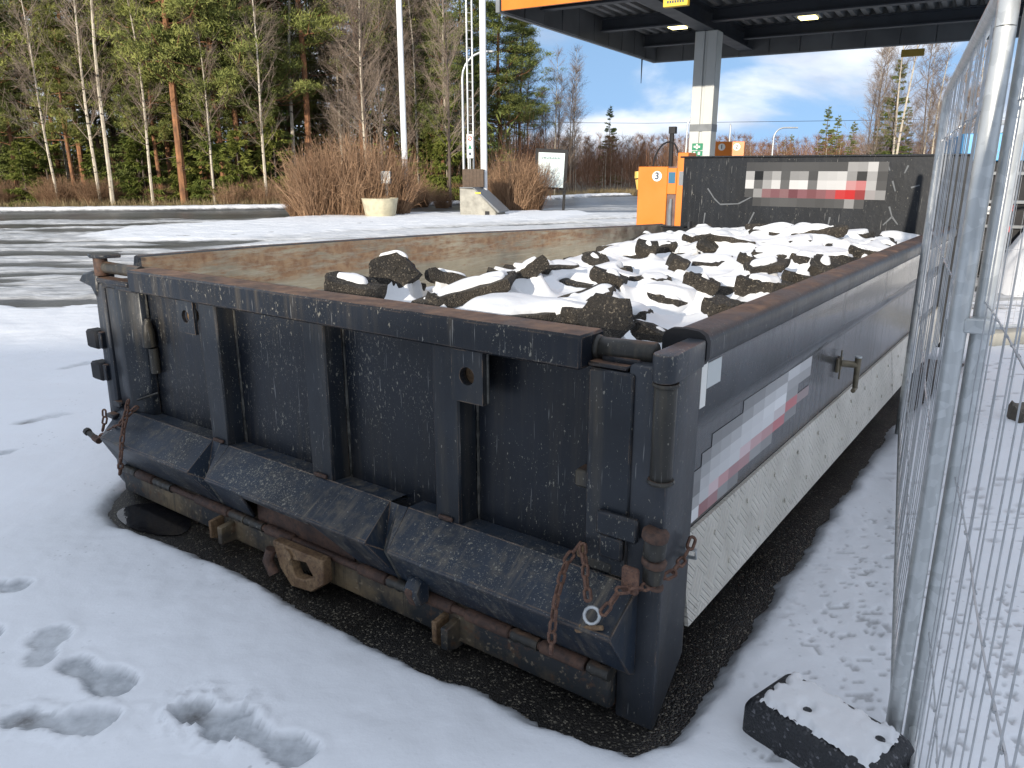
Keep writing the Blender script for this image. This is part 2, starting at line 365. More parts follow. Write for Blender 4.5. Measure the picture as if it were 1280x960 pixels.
def snowmat(name, slush_attr=True, tint=(0.80, 0.825, 0.86)):
    m = NT(name)
    c = m.mix(m.ramp(m.noise(1.4, 4), [(0.3, 0.0), (0.7, 1.0)]), tuple(x * 0.955 for x in tint), tint)
    rr = 0.55
    if slush_attr:
        a = m.n("Attribute"); a.attribute_name = "slush"
        ic = m.mix(m.ramp(m.noise(28, 4), [(0.35, 0.0), (0.65, 1.0)]), (0.30, 0.325, 0.35), (0.44, 0.47, 0.50))
        c = m.mix(a.outputs["Fac"], c, ic)
        d = m.n("Attribute"); d.attribute_name = "dirt"
        c = m.mix(m.math('MULTIPLY', d.outputs["Fac"], m.ramp(m.noise(60, 3), [(0.3, 0.6), (0.6, 1.0)])), c, (0.05, 0.045, 0.04))
        # pitted specks
        p = m.vor(26); pm = m.math('MULTIPLY', m.ramp(p, [(0.10, 1.0), (0.2, 0.0)]), m.ramp(m.noise(2.2, 2), [(0.52, 0.0), (0.64, 1.0)]))
        c = m.mix(m.math('MULTIPLY', pm, 0.5), c, (0.3, 0.31, 0.32))
        rr = m.ramp(a.outputs["Fac"], [(0.0, 0.6), (1.0, 0.28)])
    m.base(c); m.rough(rr)
    m._set("Subsurface Weight", 0.0)
    m.bump(m.math('ADD', m.noise(9, 5, 0.55), m.math('MULTIPLY', m.noise(90, 3), 0.12)), 0.3, 0.02)
    return m.mat
M['snow'] = snowmat("snow"); M['loadsnow'] = snowmat("load_snow", False, (0.74, 0.75, 0.765))
M['black'] = simple("black_plastic", (0.012, 0.012, 0.014), 0.7, var=0.3)
M['rubber'] = aggregate("recycled_rubber", (0.012, 0.013, 0.016), (0.022, 0.024, 0.028), (0.13, 0.13, 0.14), 130, 0.45, 0.7, 0.6, 0.004)
M['concrete'] = simple("concrete", (0.33, 0.32, 0.28), 0.85, var=0.25, scale=5, bump=0.5)
M['planter'] = simple("planter_concrete", (0.50, 0.46, 0.33), 0.85, var=0.2, scale=6, bump=0.5)
M['whitepaint'] = simple("white_paint", (0.78, 0.79, 0.80), 0.35, var=0.05)
M['white'] = simple("white_vinyl", (0.80, 0.79, 0.74), 0.35, var=0.04)
M['orange'] = simple("orange_panel", (0.66, 0.185, 0.012), 0.35, var=0.05, scale=2)
M['steelgrey'] = simple("grey_sheet", (0.17, 0.185, 0.20), 0.45, var=0.15)
M['lidgrey'] = simple("grey_lid", (0.13, 0.14, 0.15), 0.4, var=0.2)
M['canopydark'] = simple("canopy_dark_steel", (0.028, 0.033, 0.042), 0.5, var=0.2, scale=3)
M['fasciain'] = simple("fascia_back", (0.10, 0.105, 0.11), 0.5, var=0.3, scale=1.2)
M['deck'] = simple("corrugated_deck", (0.16, 0.165, 0.17), 0.5, metal=0.3, var=0.15, scale=3)
M['column'] = simple("column_cladding", (0.52, 0.54, 0.53), 0.5, var=0.06, scale=2)
M['brownwood'] = simple("brown_boards", (0.10, 0.07, 0.05), 0.8, var=0.3, scale=12)
M['yellow'] = simple("yellow_sign", (0.72, 0.50, 0.04), 0.5)
M['ochre'] = simple("ochre_sign", (0.36, 0.25, 0.04), 0.5)
M['green'] = simple("green_sign", (0.01, 0.22, 0.11), 0.4)
M['blue'] = simple("blue_paint", (0.05, 0.32, 0.66), 0.4, var=0.1)
M['bluesq'] = simple("blue_screen", (0.05, 0.16, 0.26), 0.2)
M['red'] = simple("red_paint", (0.45, 0.02, 0.02), 0.4)
M['ink'] = simple("dark_ink", (0.03, 0.05, 0.09), 0.5)
M['board'] = simple("board_sheet", (0.58, 0.68, 0.70), 0.4, var=0.04)
M['stone'] = simple("brown_stone", (0.12, 0.105, 0.085), 0.8, var=0.3, scale=14, bump=0.5)
def emis(name, col, s):
    m = NT(name); m.base(col); m.b.inputs["Emission Color"].default_value = (*col, 1); m.b.inputs["Emission Strength"].default_value = s; return m.mat
M['lamp'] = emis("lamp_glass", (1.0, 0.85, 0.35), 2.5)
def attrcol(name, rough=0.35):
    m = NT(name); a = m.n("Attribute"); a.attribute_name = "col"; m.base(a.outputs["Color"]); m.rough(rough); return m.mat
M['decal'] = attrcol("printed_decal", 0.3)
def bark(name, a, b, sc_=(6, 6, 2), band=None):
    m = NT(name); n = m.noise(1, 6, 0.65, vec=m.map(sc_)); c = m.mix(m.ramp(n, [(0.35, 0.0), (0.65, 1.0)]), a, b)
    if band:
        n2 = m.noise(1, 3, 0.5, vec=m.map((4, 4, 11))); c = m.mix(m.ramp(n2, [(0.60, 0.0), (0.66, 1.0)]), c, band)
    m.base(c); m.rough(0.9); return m.mat
M['pinebark'] = bark("pine_bark", (0.13, 0.065, 0.036), (0.38, 0.18, 0.085))
M['birchbark'] = bark("birch_bark", (0.38, 0.33, 0.25), (0.62, 0.56, 0.46), band=(0.06, 0.05, 0.045))
M['darkbark'] = bark("dark_bark", (0.07, 0.055, 0.045), (0.16, 0.125, 0.10))
def fol(name, a, b, c3=None):
    m = NT(name); g = m.n("NewGeometry"); oi = m.n("ObjectInfo")
    rr = m.math('ADD', m.math('MULTIPLY', m.noise(1.1, 3), 0.8), m.math('MULTIPLY', oi.outputs["Random"], 0.25))
    rr = m.math('ADD', rr, m.math('MULTIPLY', g.outputs["Random Per Island"], 0.25))
    m.base(m.mix(m.ramp(rr, [(0.38, 0.0), (0.85, 1.0)]), a, b)); m.rough(0.7); m.b.inputs["Specular IOR Level"].default_value = 0.25
    return m.mat
M['pine'] = fol("pine_needles", (0.085, 0.118, 0.03), (0.29, 0.30, 0.085))
M['spruce'] = fol("spruce_needles", (0.065, 0.10, 0.03), (0.20, 0.23, 0.062))
M['youngspruce'] = fol("young_spruce_needles", (0.08, 0.11, 0.018), (0.20, 0.21, 0.045))
M['twig'] = fol("birch_twigs", (0.13, 0.095, 0.075), (0.30, 0.24, 0.19))
M['redtwig'] = fol("red_twigs", (0.12, 0.058, 0.035), (0.27, 0.15, 0.09))
M['shrub'] = fol("shrub_twigs", (0.15, 0.085, 0.048), (0.36, 0.23, 0.14))
M['grass'] = fol("dry_grass", (0.16, 0.12, 0.06), (0.33, 0.26, 0.14))

exec_marker = None
# ------------------------------------------------------------------ the setting: ground, snow, slush, road
ALPHA = R(36.15)
O = Vector((0.411, 1.894, 0.0))
U = Vector((math.sin(ALPHA), math.cos(ALPHA), 0)); V = Vector((math.cos(ALPHA), -math.sin(ALPHA), 0))
def wl(x, y, z=0.0): return O + V * x + U * y + Vector((0, 0, z))

g = MB(); g.box(-900, 900, -60, 1500, -1.0, 0.0)
tag(g.build("ground", M['asphalt']), kind="structure")

melt = [tuple(gp(x, y)[:2]) for x, y in [(135,640),(150,660),(200,675),(280,710),(350,745),(430,790),(520,838),(600,865),(680,905),(740,935),(790,950),(840,930),(880,880),(920,810),(980,720),(1040,640),(1115,535)]]
melt += [tuple(wl(0.17, 5.6)[:2]), tuple(wl(-3.2, 5.6)[:2]), tuple(wl(-3.15, 0.2)[:2])]
def wob(x, y, s=1.0): return (fbm(x * 5, y * 5, 4, 3) - 0.5) * 0.10 * s + (fbm(x * 22, y * 22, 3, 5) - 0.5) * 0.035 * s
xs = np.concatenate([np.arange(-7.6, -2.6, 0.045), np.arange(-2.6, 2.0, 0.0125), np.arange(2.0, 7.4, 0.045)]); ys = np.concatenate([np.arange(0.7, 3.3, 0.0125), np.arange(3.3, 9.6, 0.032)]); X, Y = np.meshgrid(xs, ys)
d = sdf_poly(X, Y, melt) + wob(X, Y, 0.55)
thick = 0.045 + (fbm(X * 0.9, Y * 0.9, 3, 11) - 0.5) * 0.02
Z = sstep(-0.004, 0.055, d) * thick * 0.75 + sstep(0.0, 0.5, d) * thick * 0.25 - 0.012 * (d < 0)
Z += sstep(0, 0.1, d) * ((fbm(X * 2.6, Y * 2.6, 3, 21) - 0.5) * 0.030 + (fbm(X * 13, Y * 13, 3, 31) - 0.5) * 0.008)
slush = np.zeros_like(Z); dirt = np.zeros_like(Z)
dirt += (1 - sstep(0.0, 0.03, d)) * 0.5; slush += (1 - sstep(0.0, 0.05 + 0.10 * fbm(X * 3, Y * 3, 3, 61), d)) * 0.75
# footprints: (heel px, toe px, half width m, how deep, brokenness)
for (hx, hy), (tx, ty), hw, dep, brk in [((52, 835), (66, 806), .05, .6, .2), ((92, 842), (148, 872), .048, 1.0, .0), ((22, 912), (124, 920), .045, .75, .5), ((240, 905), (290, 925), .055, .9, 1.0),
                                   ((310, 930), (372, 958), .045, .8, .3), ((-6, 744), (24, 745), .04, .8, 0), ((-8, 577), (2, 574), .05, .7, 0), ((84, 466), (108, 461), .05, .35, .2), ((30, 536), (70, 528), .05, .25, .6), ((-60, 800), (-20, 806), .05, .8, .2)]:
    a, b = gp(hx, hy), gp(tx, ty); e = b - a; Ln = e.length; e.normalize()
    rx, ry = X - a.x, Y - a.y; t = rx * e.x + ry * e.y; q = -rx * e.y + ry * e.x
    tt = np.clip(t / Ln, 0, 1)
    wid = 1.15 * hw * (0.82 - 0.22 * np.exp(-((tt - 0.42) / 0.16) ** 2) + 0.26 * sstep(0.45, 0.75, tt))
    dd = np.sqrt((t - np.clip(t, 0, Ln)) ** 2 + q ** 2) - wid + (fbm(X * 30, Y * 30, 3, 40) - 0.5) * 0.012 * (1 + 2 * brk)
    ins = 1 - sstep(-0.006, 0.003, dd)
    Z = Z * (1 - ins) + ins * np.maximum(thick * (1 - 0.42 * dep) + (fbm(X * 18, Y * 18, 3, 50) - 0.5) * 0.006, 0.004)
    slush = np.maximum(slush, ins * min(1, 0.35 + dep * 0.6))
    rim = np.exp(-((dd - 0.018) / 0.016) ** 2); Z += rim * 0.003 * (1 + brk * 3.5 * (fbm(X * 60, Y * 60, 2, 60)))
    if brk > .4:
        hole = np.exp(-(((t - 0.12 * Ln) / 0.045) ** 2 + (q / 0.035) ** 2)); dirt = np.maximum(dirt, hole * 0.9 * ins)
        scatter = (fbm(X * 45, Y * 45, 2, 70) > 0.60) * np.exp(-((dd - 0.02) / 0.05) ** 2) * brk; Z += scatter * 0.012
# edge of the cleared lane far left
edge = 9.05 + 0.10 * np.sin(X * 1.3) + (fbm(X * 3, Y * 0 + 1, 3, 80) - .5) * 0.5 + np.maximum(X - 0.5, 0) * 0.3
Z -= sstep(-0.10, 0.25, Y - edge) * 0.08
# rumpled melt pits between body and fence
pit = sstep(0.0, 0.3, (X * V.x + Y * V.y) - (O.x * V.x + O.y * V.y) - 0.02) * (fbm(X * 34, Y * 46, 3, 90) > 0.68) * (fbm(X * 2.0, Y * 2.0, 2, 91) > 0.40)
Z -= pit * 0.006; dirt = np.maximum(dirt, pit * 0.5)
Zc = 0.25 * (Z[:-1, :-1] + Z[1:, :-1] + Z[:-1, 1:] + Z[1:, 1:])
me = grid_mesh("snow_field", X, Y, Z, {"slush": slush, "dirt": np.clip(dirt, 0, 1)}, Zc > -0.008); me.materials.append(M['snow'])
tag(link("snow_field", me), "thin white snow with footprints around the tipper body", kind="structure")
# snow carried on beyond the frame edges of that sheet
g = MB(); g.box(-60, 60, -25, 0.7, -0.5, 0.033); g.box(-60, -7.6, 0.7, 9.0, -0.5, 0.033); g.box(7.39, 40, 0.7, 16, -0.5, 0.033)
tag(g.build("snow_apron", M['snow']), "even snow lying beyond the yard in view", kind="structure")

# slush lane, island and verge
def slush_mat():
    m = NT("slush"); a = m.n("Attribute"); a.attribute_name = "cov"
    w_ = m.n("Attribute"); w_.attribute_name = "white"
    n = m.noise(1, 6, 0.7, vec=m.map((1.6, 5.5, 1)))
    cov = m.ramp(m.math('ADD', a.outputs["Fac"], m.math('MULTIPLY', m.math('SUBTRACT', n, 0.5), 0.8)), [(0.34, 0.0), (0.66, 1.0)])
    wet = m.mix(m.ramp(m.noise(0.6, 4), [(0.35, 0.0), (0.65, 1.0)]), (0.05, 0.052, 0.054), (0.12, 0.122, 0.122))
    sl = m.mix(m.ramp(m.noise(1, 5, vec=m.map((2.4, 9, 1))), [(0.3, 0.0), (0.7, 1.0)]), (0.26, 0.265, 0.265), (0.62, 0.635, 0.65))
    sl = m.mix(w_.outputs["Fac"], sl, (0.80, 0.82, 0.85))
    c = m.mix(cov, wet, sl); m.base(c); m.rough(m.ramp(cov, [(0.0, 0.30), (1.0, 0.7)]))
    m.bump(m.math('ADD', m.noise(10, 5, vec=m.map((1, 3, 1))), m.math('MULTIPLY', cov, 0.6)), 0.6, 0.03); return m.mat
M['slush'] = slush_mat()
xs = np.arange(-26, 16, 0.09); ys = np.arange(8.7, 46, 0.075); X, Y = np.meshgrid(xs, ys)
def G2(l): return [tuple(gp(x, y)[:2]) for x, y in l]
island = G2([(108,297),(150,287),(240,282),(330,277),(400,272),(500,268),(560,269),(640,266),(720,266),(745,270),(700,277),(620,281),(540,286),(450,291),(350,299),(300,302),(200,304),(140,303)])
di = sdf_poly(X, Y, island) + (fbm(X * 1.2, Y * 1.2, 4, 7) - 0.5) * 0.8
road_far = G2([(-200,268.5),(0,267),(200,265),(380,262),(570,257),(740,247),(800,245.5),(1000,244)]); road_near = G2([(1000,252),(800,254),(740,257),(570,264),(385,272.5),(200,274),(0,275),(-200,275)])
dr = sdf_poly(X, Y, road_far + road_near)
bands = (fbm(X * 0.22, Y * 1.9 + 0.5 * np.sin(X * 0.25), 4, 13))
ridge = np.abs(fbm(X * 0.35 + 3, Y * 2.6 + np.sin(X * 0.3) * 0.4, 4, 17) - 0.5) * 2
cov = 0.15 + 0.9 * sstep(0.42, 0.60, bands) * (1 - ridge * 0.8)
cov = cov * (0.9 - 0.25 * sstep(22, 26, Y))
whit = sstep(0.35, -0.35, di); cov = np.maximum(cov, whit)
# thinner snow beside the island to the right: long tyre ruts
ruts = (fbm(X * 0.25, Y * 2.2 - X * 0.9, 3, 19)); right = sstep(-9, -4, X) * sstep(12, 16, Y) * sstep(31, 27, Y)
cov = np.maximum(cov, right * sstep(0.38, 0.6, ruts) * 0.9)
whit = np.maximum(whit, right * sstep(0.5, 0.62, ruts) * 0.6)
onroad = sstep(0.1, -0.3, dr + (fbm(X, Y, 3, 23) - .5) * 0.4); cov = cov * (1 - onroad * 0.9)
far = np.maximum.reduce([Y - np.interp(X, [p[0] for p in road_far], [p[1] for p in road_far])])
verge = sstep(0.0, 0.25, far + (fbm(X * 2, Y * 2, 3, 24) - .5) * 0.3) * sstep(1.3, 0.8, far); cov = np.maximum(cov, verge); whit = np.maximum(whit, verge * 0.8)
Z = 0.006 + cov * 0.03 + sstep(0.5, 0.9, cov) * (fbm(X * 2.5, Y * 6, 4, 29)) * 0.055 + whit * 0.04 + verge * 0.1
me = grid_mesh("slushy_ground", X, Y, Z, {"cov": cov, "white": whit}); me.materials.append(M['slush'])
tag(link("slushy_ground", me), "wet asphalt under streaks of grey slush and white snow", kind="structure")
g = MB()
for a_, b_ in (((205, 299.5), (262, 300)), ((268, 299.5), (330, 296)), ((335, 295.5), (352, 293.5)), ((356, 293), (382, 290)), ((440, 284), (470, 281))):
    p, q = gp(*a_), gp(*b_); t = (q - p).normalized(); n_ = Vector((-t.y, t.x, 0)) * 0.05
    g.prism([(p - n_)[:2], (q - n_)[:2], (q + n_)[:2], (p + n_)[:2]], 0.0, 0.10, 'z')
tag(g.build("kerb", simple("kerb_stone", (0.11, 0.108, 0.10), .8, var=.3), bevel=0.02), kind="structure")
# forest floor
g = MB(); P = [(p[0], p[1] + 0.9) for p in road_far]
fl = [(P[0][0] - 60, P[0][1])] + P + [(P[-1][0] + 120, P[-1][1] + 5)]
g.prism(fl + [(260, 400), (-260, 400)], -0.3, 0.05, 'z')
tag(g.build("forest_floor", simple("forest_litter", (0.10, 0.075, 0.045), 0.95, var=0.4, scale=2)), kind="structure")
# puddle at the far left corner of the cleared patch
pm = NT("puddle_water"); pm.base((0.012, 0.012, 0.014)); pm.rough(0.03); pm.bump(pm.noise(30, 3), 0.12, 0.01)
pts = [gp(x, y) for x, y in [(140,641),(175,629),(215,632),(240,648),(236,668),(205,672),(160,662)]]
for _ in range(3):
    pts = [q for a_, b_ in zip(pts, pts[1:] + pts[:1]) for q in (a_.lerp(b_, .25), a_.lerp(b_, .75))]
g = MB(); g.add([(p.x, p.y, 0.006) for p in pts], [tuple(range(len(pts)))])
tag(g.build("puddle", pm.mat), kind="structure")

# ------------------------------------------------------------------ the tipper body
body = empty("tipper_body", O, -ALPHA)
tag(body, "long dark navy steel tipper body heaped with snowy broken asphalt", "tipper body")
XL = -2.98
# floor and under frame
g = MB(); g.box(XL + .1, -0.1, 0.1, 5.2, 0.16, 0.24); g.build("floor_plate", M['paint'], body)
for x in (-2.0, -0.95):
    g = MB(); g.box(x - .07, x + .07, 0.35, 5.3, 0.0, 0.16); g.build("runner", M['paint'], body, bevel=0.006)
# --- rear frame under the tailgate
g = MB(); g.prism([(0.0, 0.03), (0.14, 0.03), (0.14, 0.2), (-0.01, 0.2), (-0.028, 0.165), (-0.034, 0.04)], -2.90, -0.127)
fr = g.build("rear_beam", [M['frame']], body, bevel=0.006)
def pipe(name, x0, x1, r, mat, parent, y=-0.046, z=0.172, n=12, lumps=0):
    pts = []; rs = []; k = max(2, int((x1 - x0) / 0.012)) if lumps else 2
    for i in range(k):
        t = i / (k - 1); pts.append((x0 + (x1 - x0) * t, y, z)); rs.append(r * (1 + (lumps * (0.5 + 0.5 * math.sin(i * 2.1)) * rnd.uniform(.4, 1) if lumps else 0)))
    g = MB(); g.tube(pts, rs, n); return g.build(name, mat, parent, smooth=50, bevel=0)
pipe("hinge_rod", -2.82, -0.2, 0.015, M['rust'], fr)
for x0, x1 in ((-2.72, -2.58), (-2.22, -1.98), (-1.72, -1.55), (-1.17, -1.03), (-0.86, -0.72), (-0.66, -0.48), (-0.36, -0.2)):
    g = MB(); g.tube([(x0, -.046, .172), (x1, -.046, .172)], 0.0225, 14); g.build("hinge_sleeve", M['rust'], fr, bevel=0.004, smooth=50)
for x0, x1 in ((-2.84, -2.73), (-2.56, -2.42), (-1.96, -1.86), (-1.86, -1.74), (-1.02, -0.88), (-0.47, -0.37), (-0.19, -0.12)):
    pipe("weld_joint", x0, x1, 0.0185, M['pipe'], fr, lumps=0.28)
# ribs and hook bracket
def rib(x, wdt, zt, zb, mat):
    g = MB(); g.prism([(-0.10, zt - 0.01), (-0.10, zt - .09), (-0.05, zb), (0.0, zb), (0.0, zt)], x - wdt / 2, x + wdt / 2); return g.build("rib", mat, fr, bevel=0.004)
rib(-2.06, 0.016, 0.14, 0.03, M['mudrust']); rib(-1.99, 0.03, 0.13, 0.04, M['frame'])
rib(-0.765, 0.02, 0.14, 0.0, M['mudrust']); rib(-0.72, 0.03, 0.13, 0.02, M['frame'])
g = MB()   # hook: a thick plate with a triangular opening, hanging in front of the beam
out = [(-1.60, 0.155), (-1.30, 0.16), (-1.30, 0.06), (-1.38, -0.0), (-1.50, -0.015), (-1.565, 0.05)]
inn = [(-1.49, 0.105), (-1.40, 0.12), (-1.36, 0.07), (-1.42, 0.04), (-1.47, 0.035), (-1.485, 0.06)]
for y in (-0.115, -0.075):
    pass
n = 6
vs_ = [(x, -.115, z + 0.03) for x, z in out] + [(x, -.115, z + 0.03) for x, z in inn] + [(x, -.07, z + 0.03) for x, z in out] + [(x, -.07, z + 0.03) for x, z in inn]
fs = []
for i in range(n):
    j = (i + 1) % n
    fs += [(i, j, 6 + j, 6 + i), (12 + j, 12 + i, 18 + i, 18 + j), (j, i, 12 + i, 12 + j), (6 + i, 6 + j, 18 + j, 18 + i)]
g.add(vs_, fs); hk = g.build("hook_bracket", M['mudrust'], fr, bevel=0.005)
g = MB(); g.tube([(-1.60, -0.12, 0.15), (-1.615, -0.13, 0.10), (-1.58, -0.13, 0.05)], 0.022, 10); g.build("hook_pin", M['rust'], fr, smooth=50)
g = MB(); g.tube([(-1.50, -0.125, .155), (-1.50, -.11, .155)], 0.025, 12); g.build("pin_head", M['mudrust'], fr, smooth=50)
g = MB(); g.prism([(-0.10, 0.275), (-0.135, 0.23), (-0.11, 0.165), (-0.05, 0.16), (-0.05, 0.26)], -0.875, -0.815); g.build("knuckle", M['apron'], fr, bevel=0.012)
g = MB(); g.prism([(-0.118, 0.25), (-0.137, 0.228), (-0.114, 0.17), (-.1, .2)], -0.862, -0.828); g.build("knuckle_wear", M['rust'], fr, bevel=0.004)

# --- tailgate: sheet, top rail, stiffeners, eyes, chute
tg = MB(); tg.box(-2.88, -0.14, 0.08, 0.10, 0.2, 1.09); tail = tg.build("tailgate", M['paint'], body)
g = MB(); g.box(-2.60, -0.255, -0.035, 0.095, 1.068, 1.165); rl = g.build("top_rail", M['rail'], tail, bevel=0.007)
g = MB(); g.box(-2.90, -2.605, 0.0, 0.098, 1.055, 1.092); g.build("low_rail", M['rail'], tail, bevel=0.004); g = MB(); g.box(-0.252, -0.13, 0.0, 0.098, 1.0765, 1.09); g.build("low_rail", M['rail'], tail, bevel=0.004)
for x0, x1 in ((-2.125, -2.005), (-1.465, -1.345), (-0.83, -0.72)):
    g = MB(); g.prism([(x0, 0.0), (x1, 0.0), (x1 + 0.012, 0.079), (x0 - 0.012, 0.079)], 0.42, 1.066, 'z'); g.build("stiffener", M['post'], tail, bevel=0.006)
    g = MB(); pts = [(x1 + 0.017, 0.077, 0.42 + i * 0.018) for i in range(36)]; g.tube(pts, [0.0035 + 0.0025 * rnd.random() for _ in pts], 5); g.build("weld_seam", M['weld'], tail, smooth=60)
    g = MB(); g.box(x0 + 0.02, x1 - 0.03, -0.012, 0.0, 0.464, 0.478); g.build("foot_tab", M['rust'], tail, bevel=0.003)
def plate_with_hole(name, xc, zc, hw, zt, zb, y0, y1, rx, mat, parent):
    """rectangular plate (XZ) with a round hole"""
    k = 16; hole = [(xc + rx * math.cos(2 * math.pi * i / k), zc + rx * math.sin(2 * math.pi * i / k)) for i in range(k)]
    def onrect(a):
        c, s_ = math.cos(a), math.sin(a); t = min(hw / abs(c) if abs(c) > 1e-6 else 9, ((zt - zc) / s_ if s_ > 1e-6 else ((zb - zc) / s_ if s_ < -1e-6 else 9))); return (xc + c * t, zc + s_ * t)
    angs = [2 * math.pi * i / k for i in range(k)]; rect = [onrect(a) for a in angs]
    for cx_, cz_ in ((hw, zt - zc), (-hw, zt - zc), (-hw, zb - zc), (hw, zb - zc)):
        a = math.atan2(cz_, cx_) % (2 * math.pi); i = min(range(k), key=lambda j: abs(angs[j] - a)); rect[i] = (xc + cx_, zc + cz_)
    vs_ = [(x, y0, z) for x, z in rect] + [(x, y0, z) for x, z in hole] + [(x, y1, z) for x, z in rect] + [(x, y1, z) for x, z in hole]
    fs = []
    for i in range(k):
        j = (i + 1) % k
        fs += [(i, j, k + j, k + i), (2 * k + j, 2 * k + i, 3 * k + i, 3 * k + j), (j, i, 2 * k + i, 2 * k + j), (k + i, k + j, 3 * k + j, 3 * k + i)]
    g = MB(); g.add(vs_, fs); return g.build(name, mat, parent)
plate_with_hole("lifting_eye", -0.665, 0.985, 0.062, 1.066, 0.90, -0.022, 0.005, 0.029, M['post'], tail)
plate_with_hole("lifting_eye", -2.205, 0.998, 0.062, 1.066, 0.925, -0.012, 0.004, 0.027, M['post'], tail)
for x, z in ((-0.665, 0.985), (-2.205, .998)):
    g = MB(); g.tube([(x, 0.03, z), (x, 0.015, z)], 0.034, 14); g.build("eye_backing", M['mudrust'], tail, smooth=40)
for x in (-0.60,):
    g = MB(); g.tube([(x, 0.0, 0.905), (x, -0.0, 1.06)], 0.005, 6); g.build("weld_seam", M['weld'], tail, smooth=60)
g = MB(); g.prism([(-0.80, 0.0795), (-0.80, 0.02)][:1] + [(-0.73, 0.0795), (-0.73, 0.05), (-0.77, 0.04)], 0.6, 0.63, 'z') if False else None
# latch tab near right post
g = MB(); g.box(-0.30, -0.245, 0.02, 0.079, 0.70, 0.755); g.build("latch_tab", M['pipe'], tail, bevel=0.008)
# grease bottle shaped stop and its weld at the left
g = MB(); g.tube([(-2.63, 0.045, .80), (-2.63, 0.045, .86), (-2.63, .045, .90), (-2.63, .05, .93)], [.03, .03, .022, .012], 12); g.tube([(-2.63, .06, .67), (-2.63, .06, .79)], .022, 10)
g.build("gate_stop", M['pipe'], tail, smooth=40)
g = MB(); g.tube([(-2.66, 0.07, 0.93 + i * 0.01) for i in range(14)], [0.005 + .003 * rnd.random() for _ in range(14)], 5); g.build("weld_seam", M['weld'], tail, smooth=60)
# end posts of the gate
g = MB(); g.prism([(-0.243, -0.008), (-0.105, -0.008), (-0.105, -0.002), (-0.14, 0.079), (-0.243, 0.079)], 0.47, 1.075, 'z'); g.build("end_post", M['post'], tail, bevel=0.006)
g = MB(); g.prism([(-2.74, 0.02), (-2.66, 0.04), (-2.655, 0.079), (-2.90, 0.079), (-2.88, 0.0), (-2.78, 0.0)], 0.43, 1.07, 'z'); g.build("end_post", M['post'], tail, bevel=0.006)
# chute (apron) of three pressed lengths and the V pockets between them
YT, ZT, YF, ZF, YB, ZB = -0.004, 0.462, -0.165, 0.372, -0.035, 0.19
T = 0.012
def chute(x0, x1, s0, s1, cut=None):
    """x0,x1 at the top edge; s0,s1 shift of the fold and foot corners"""
    P = [[(x0, YT, ZT), (x1, YT, ZT)], [(x0 + s0, YF, ZF), (x1 + s1, YF, ZF)], [(x0 + s0 * 1.0, YB, ZB), (x1 + s1, YB, ZB)]]
    g = MB()
    nin = [(0.0, 0.03, -0.028), (0.0, 0.02, -0.006), (0.0, 0.014, 0.0)]
    def slab(a, b, c, d_, off):
        q = [Vector(p) for p in (a, b, c, d_)]; nn = (q[1] - q[0]).cross(q[3] - q[0]).normalized()
        if nn.y > 0: nn = -nn
        g.add([p for p in q] + [p - nn * T for p in q], [(0, 1, 2, 3), (7, 6, 5, 4), (0, 4, 5, 1), (1, 5, 6, 2), (2, 6, 7, 3), (3, 7, 4, 0)])
    slab(P[0][0], P[0][1], P[1][1], P[1][0], 0)
    if cut is None: slab(P[1][0], P[1][1], P[2][1], P[2][0], 0)
    else:
        c0, c1 = cut
        def pt(x, t): return (x, YF + (YB - YF) * t, ZF + (ZB - ZF) * t)
        slab(P[1][0], pt(c0, 0), pt(c0 - 0.10, 1), P[2][0], 0); slab(pt(c1, 0), P[1][1], P[2][1], pt(c1 + 0.13, 1), 0)
        slab(pt(c0, 0), pt(c1, 0), pt(c1, .16), pt(c0, .16), 0)
    g.add([(x0 - .0, YT, ZT), (x1 + .0, YT, ZT), (x1, 0.078, ZT - 0.004), (x0, 0.078, ZT - 0.004), (x0, YT, ZT - .012), (x1, YT, ZT - .012), (x1, .078, ZT - .02), (x0, .078, ZT - .02)],
          [(0, 1, 2, 3), (4, 7, 6, 5), (0, 4, 5, 1)])
    return g.build("chute_plate", M['apron'], tail, bevel=0.0025)
chute(-2.765, -2.115, -0.03, 0.04)
chute(-2.0, -1.04, 0.05, 0.03, cut=(-1.72, -1.32))
chute(-0.955, -0.062, 0.05, -0.004)
g = MB(); g.prism([(YT, ZT), (YF, ZF), (YB, ZB), (0.0, ZB - 0.02)], -0.072, -0.064); g.build('chute_end', M['apron'], tail, bevel=0.002)
g = MB(); g.box(-1.80, -1.22, -0.03, -0.02, 0.17, 0.35); g.build("chute_lining", M['rust'], tail)
def pocket(xa, xb, xc, fa, fb):
    g = MB(); top = (xc, YT + 0.0, ZT - 0.002); fo = (xc + 0.01, YF + 0.075, ZF - 0.05); bo = (xc + 0.02, YB + .01, ZB - 0.01)
    A = [(xa, YT, ZT), (fa, YF + .002, ZF), (fa, YB, ZB)]; B = [(xb, YT, ZT), (fb, YF + .002, ZF), (fb, YB, ZB)]
    g.add([A[0], top, fo, A[1]], [(0, 1, 2, 3)]); g.add([A[1], fo, bo, A[2]], [(0, 1, 2, 3)])
    g.add([top, B[0], B[1], fo], [(0, 1, 2, 3)]); g.add([fo, B[1], B[2], bo], [(0, 1, 2, 3)])
    g.build("chute_gusset", M['apron'], tail)
    g = MB(); g.tube([top, fo, bo], [0.004, .006, .007], 6); g.build("weld_seam", M['weld'], tail, smooth=60)
pocket(-2.115, -2.0, -2.06, -2.075, -1.95); pocket(-1.04, -0.955, -1.0, -1.01, -0.905)
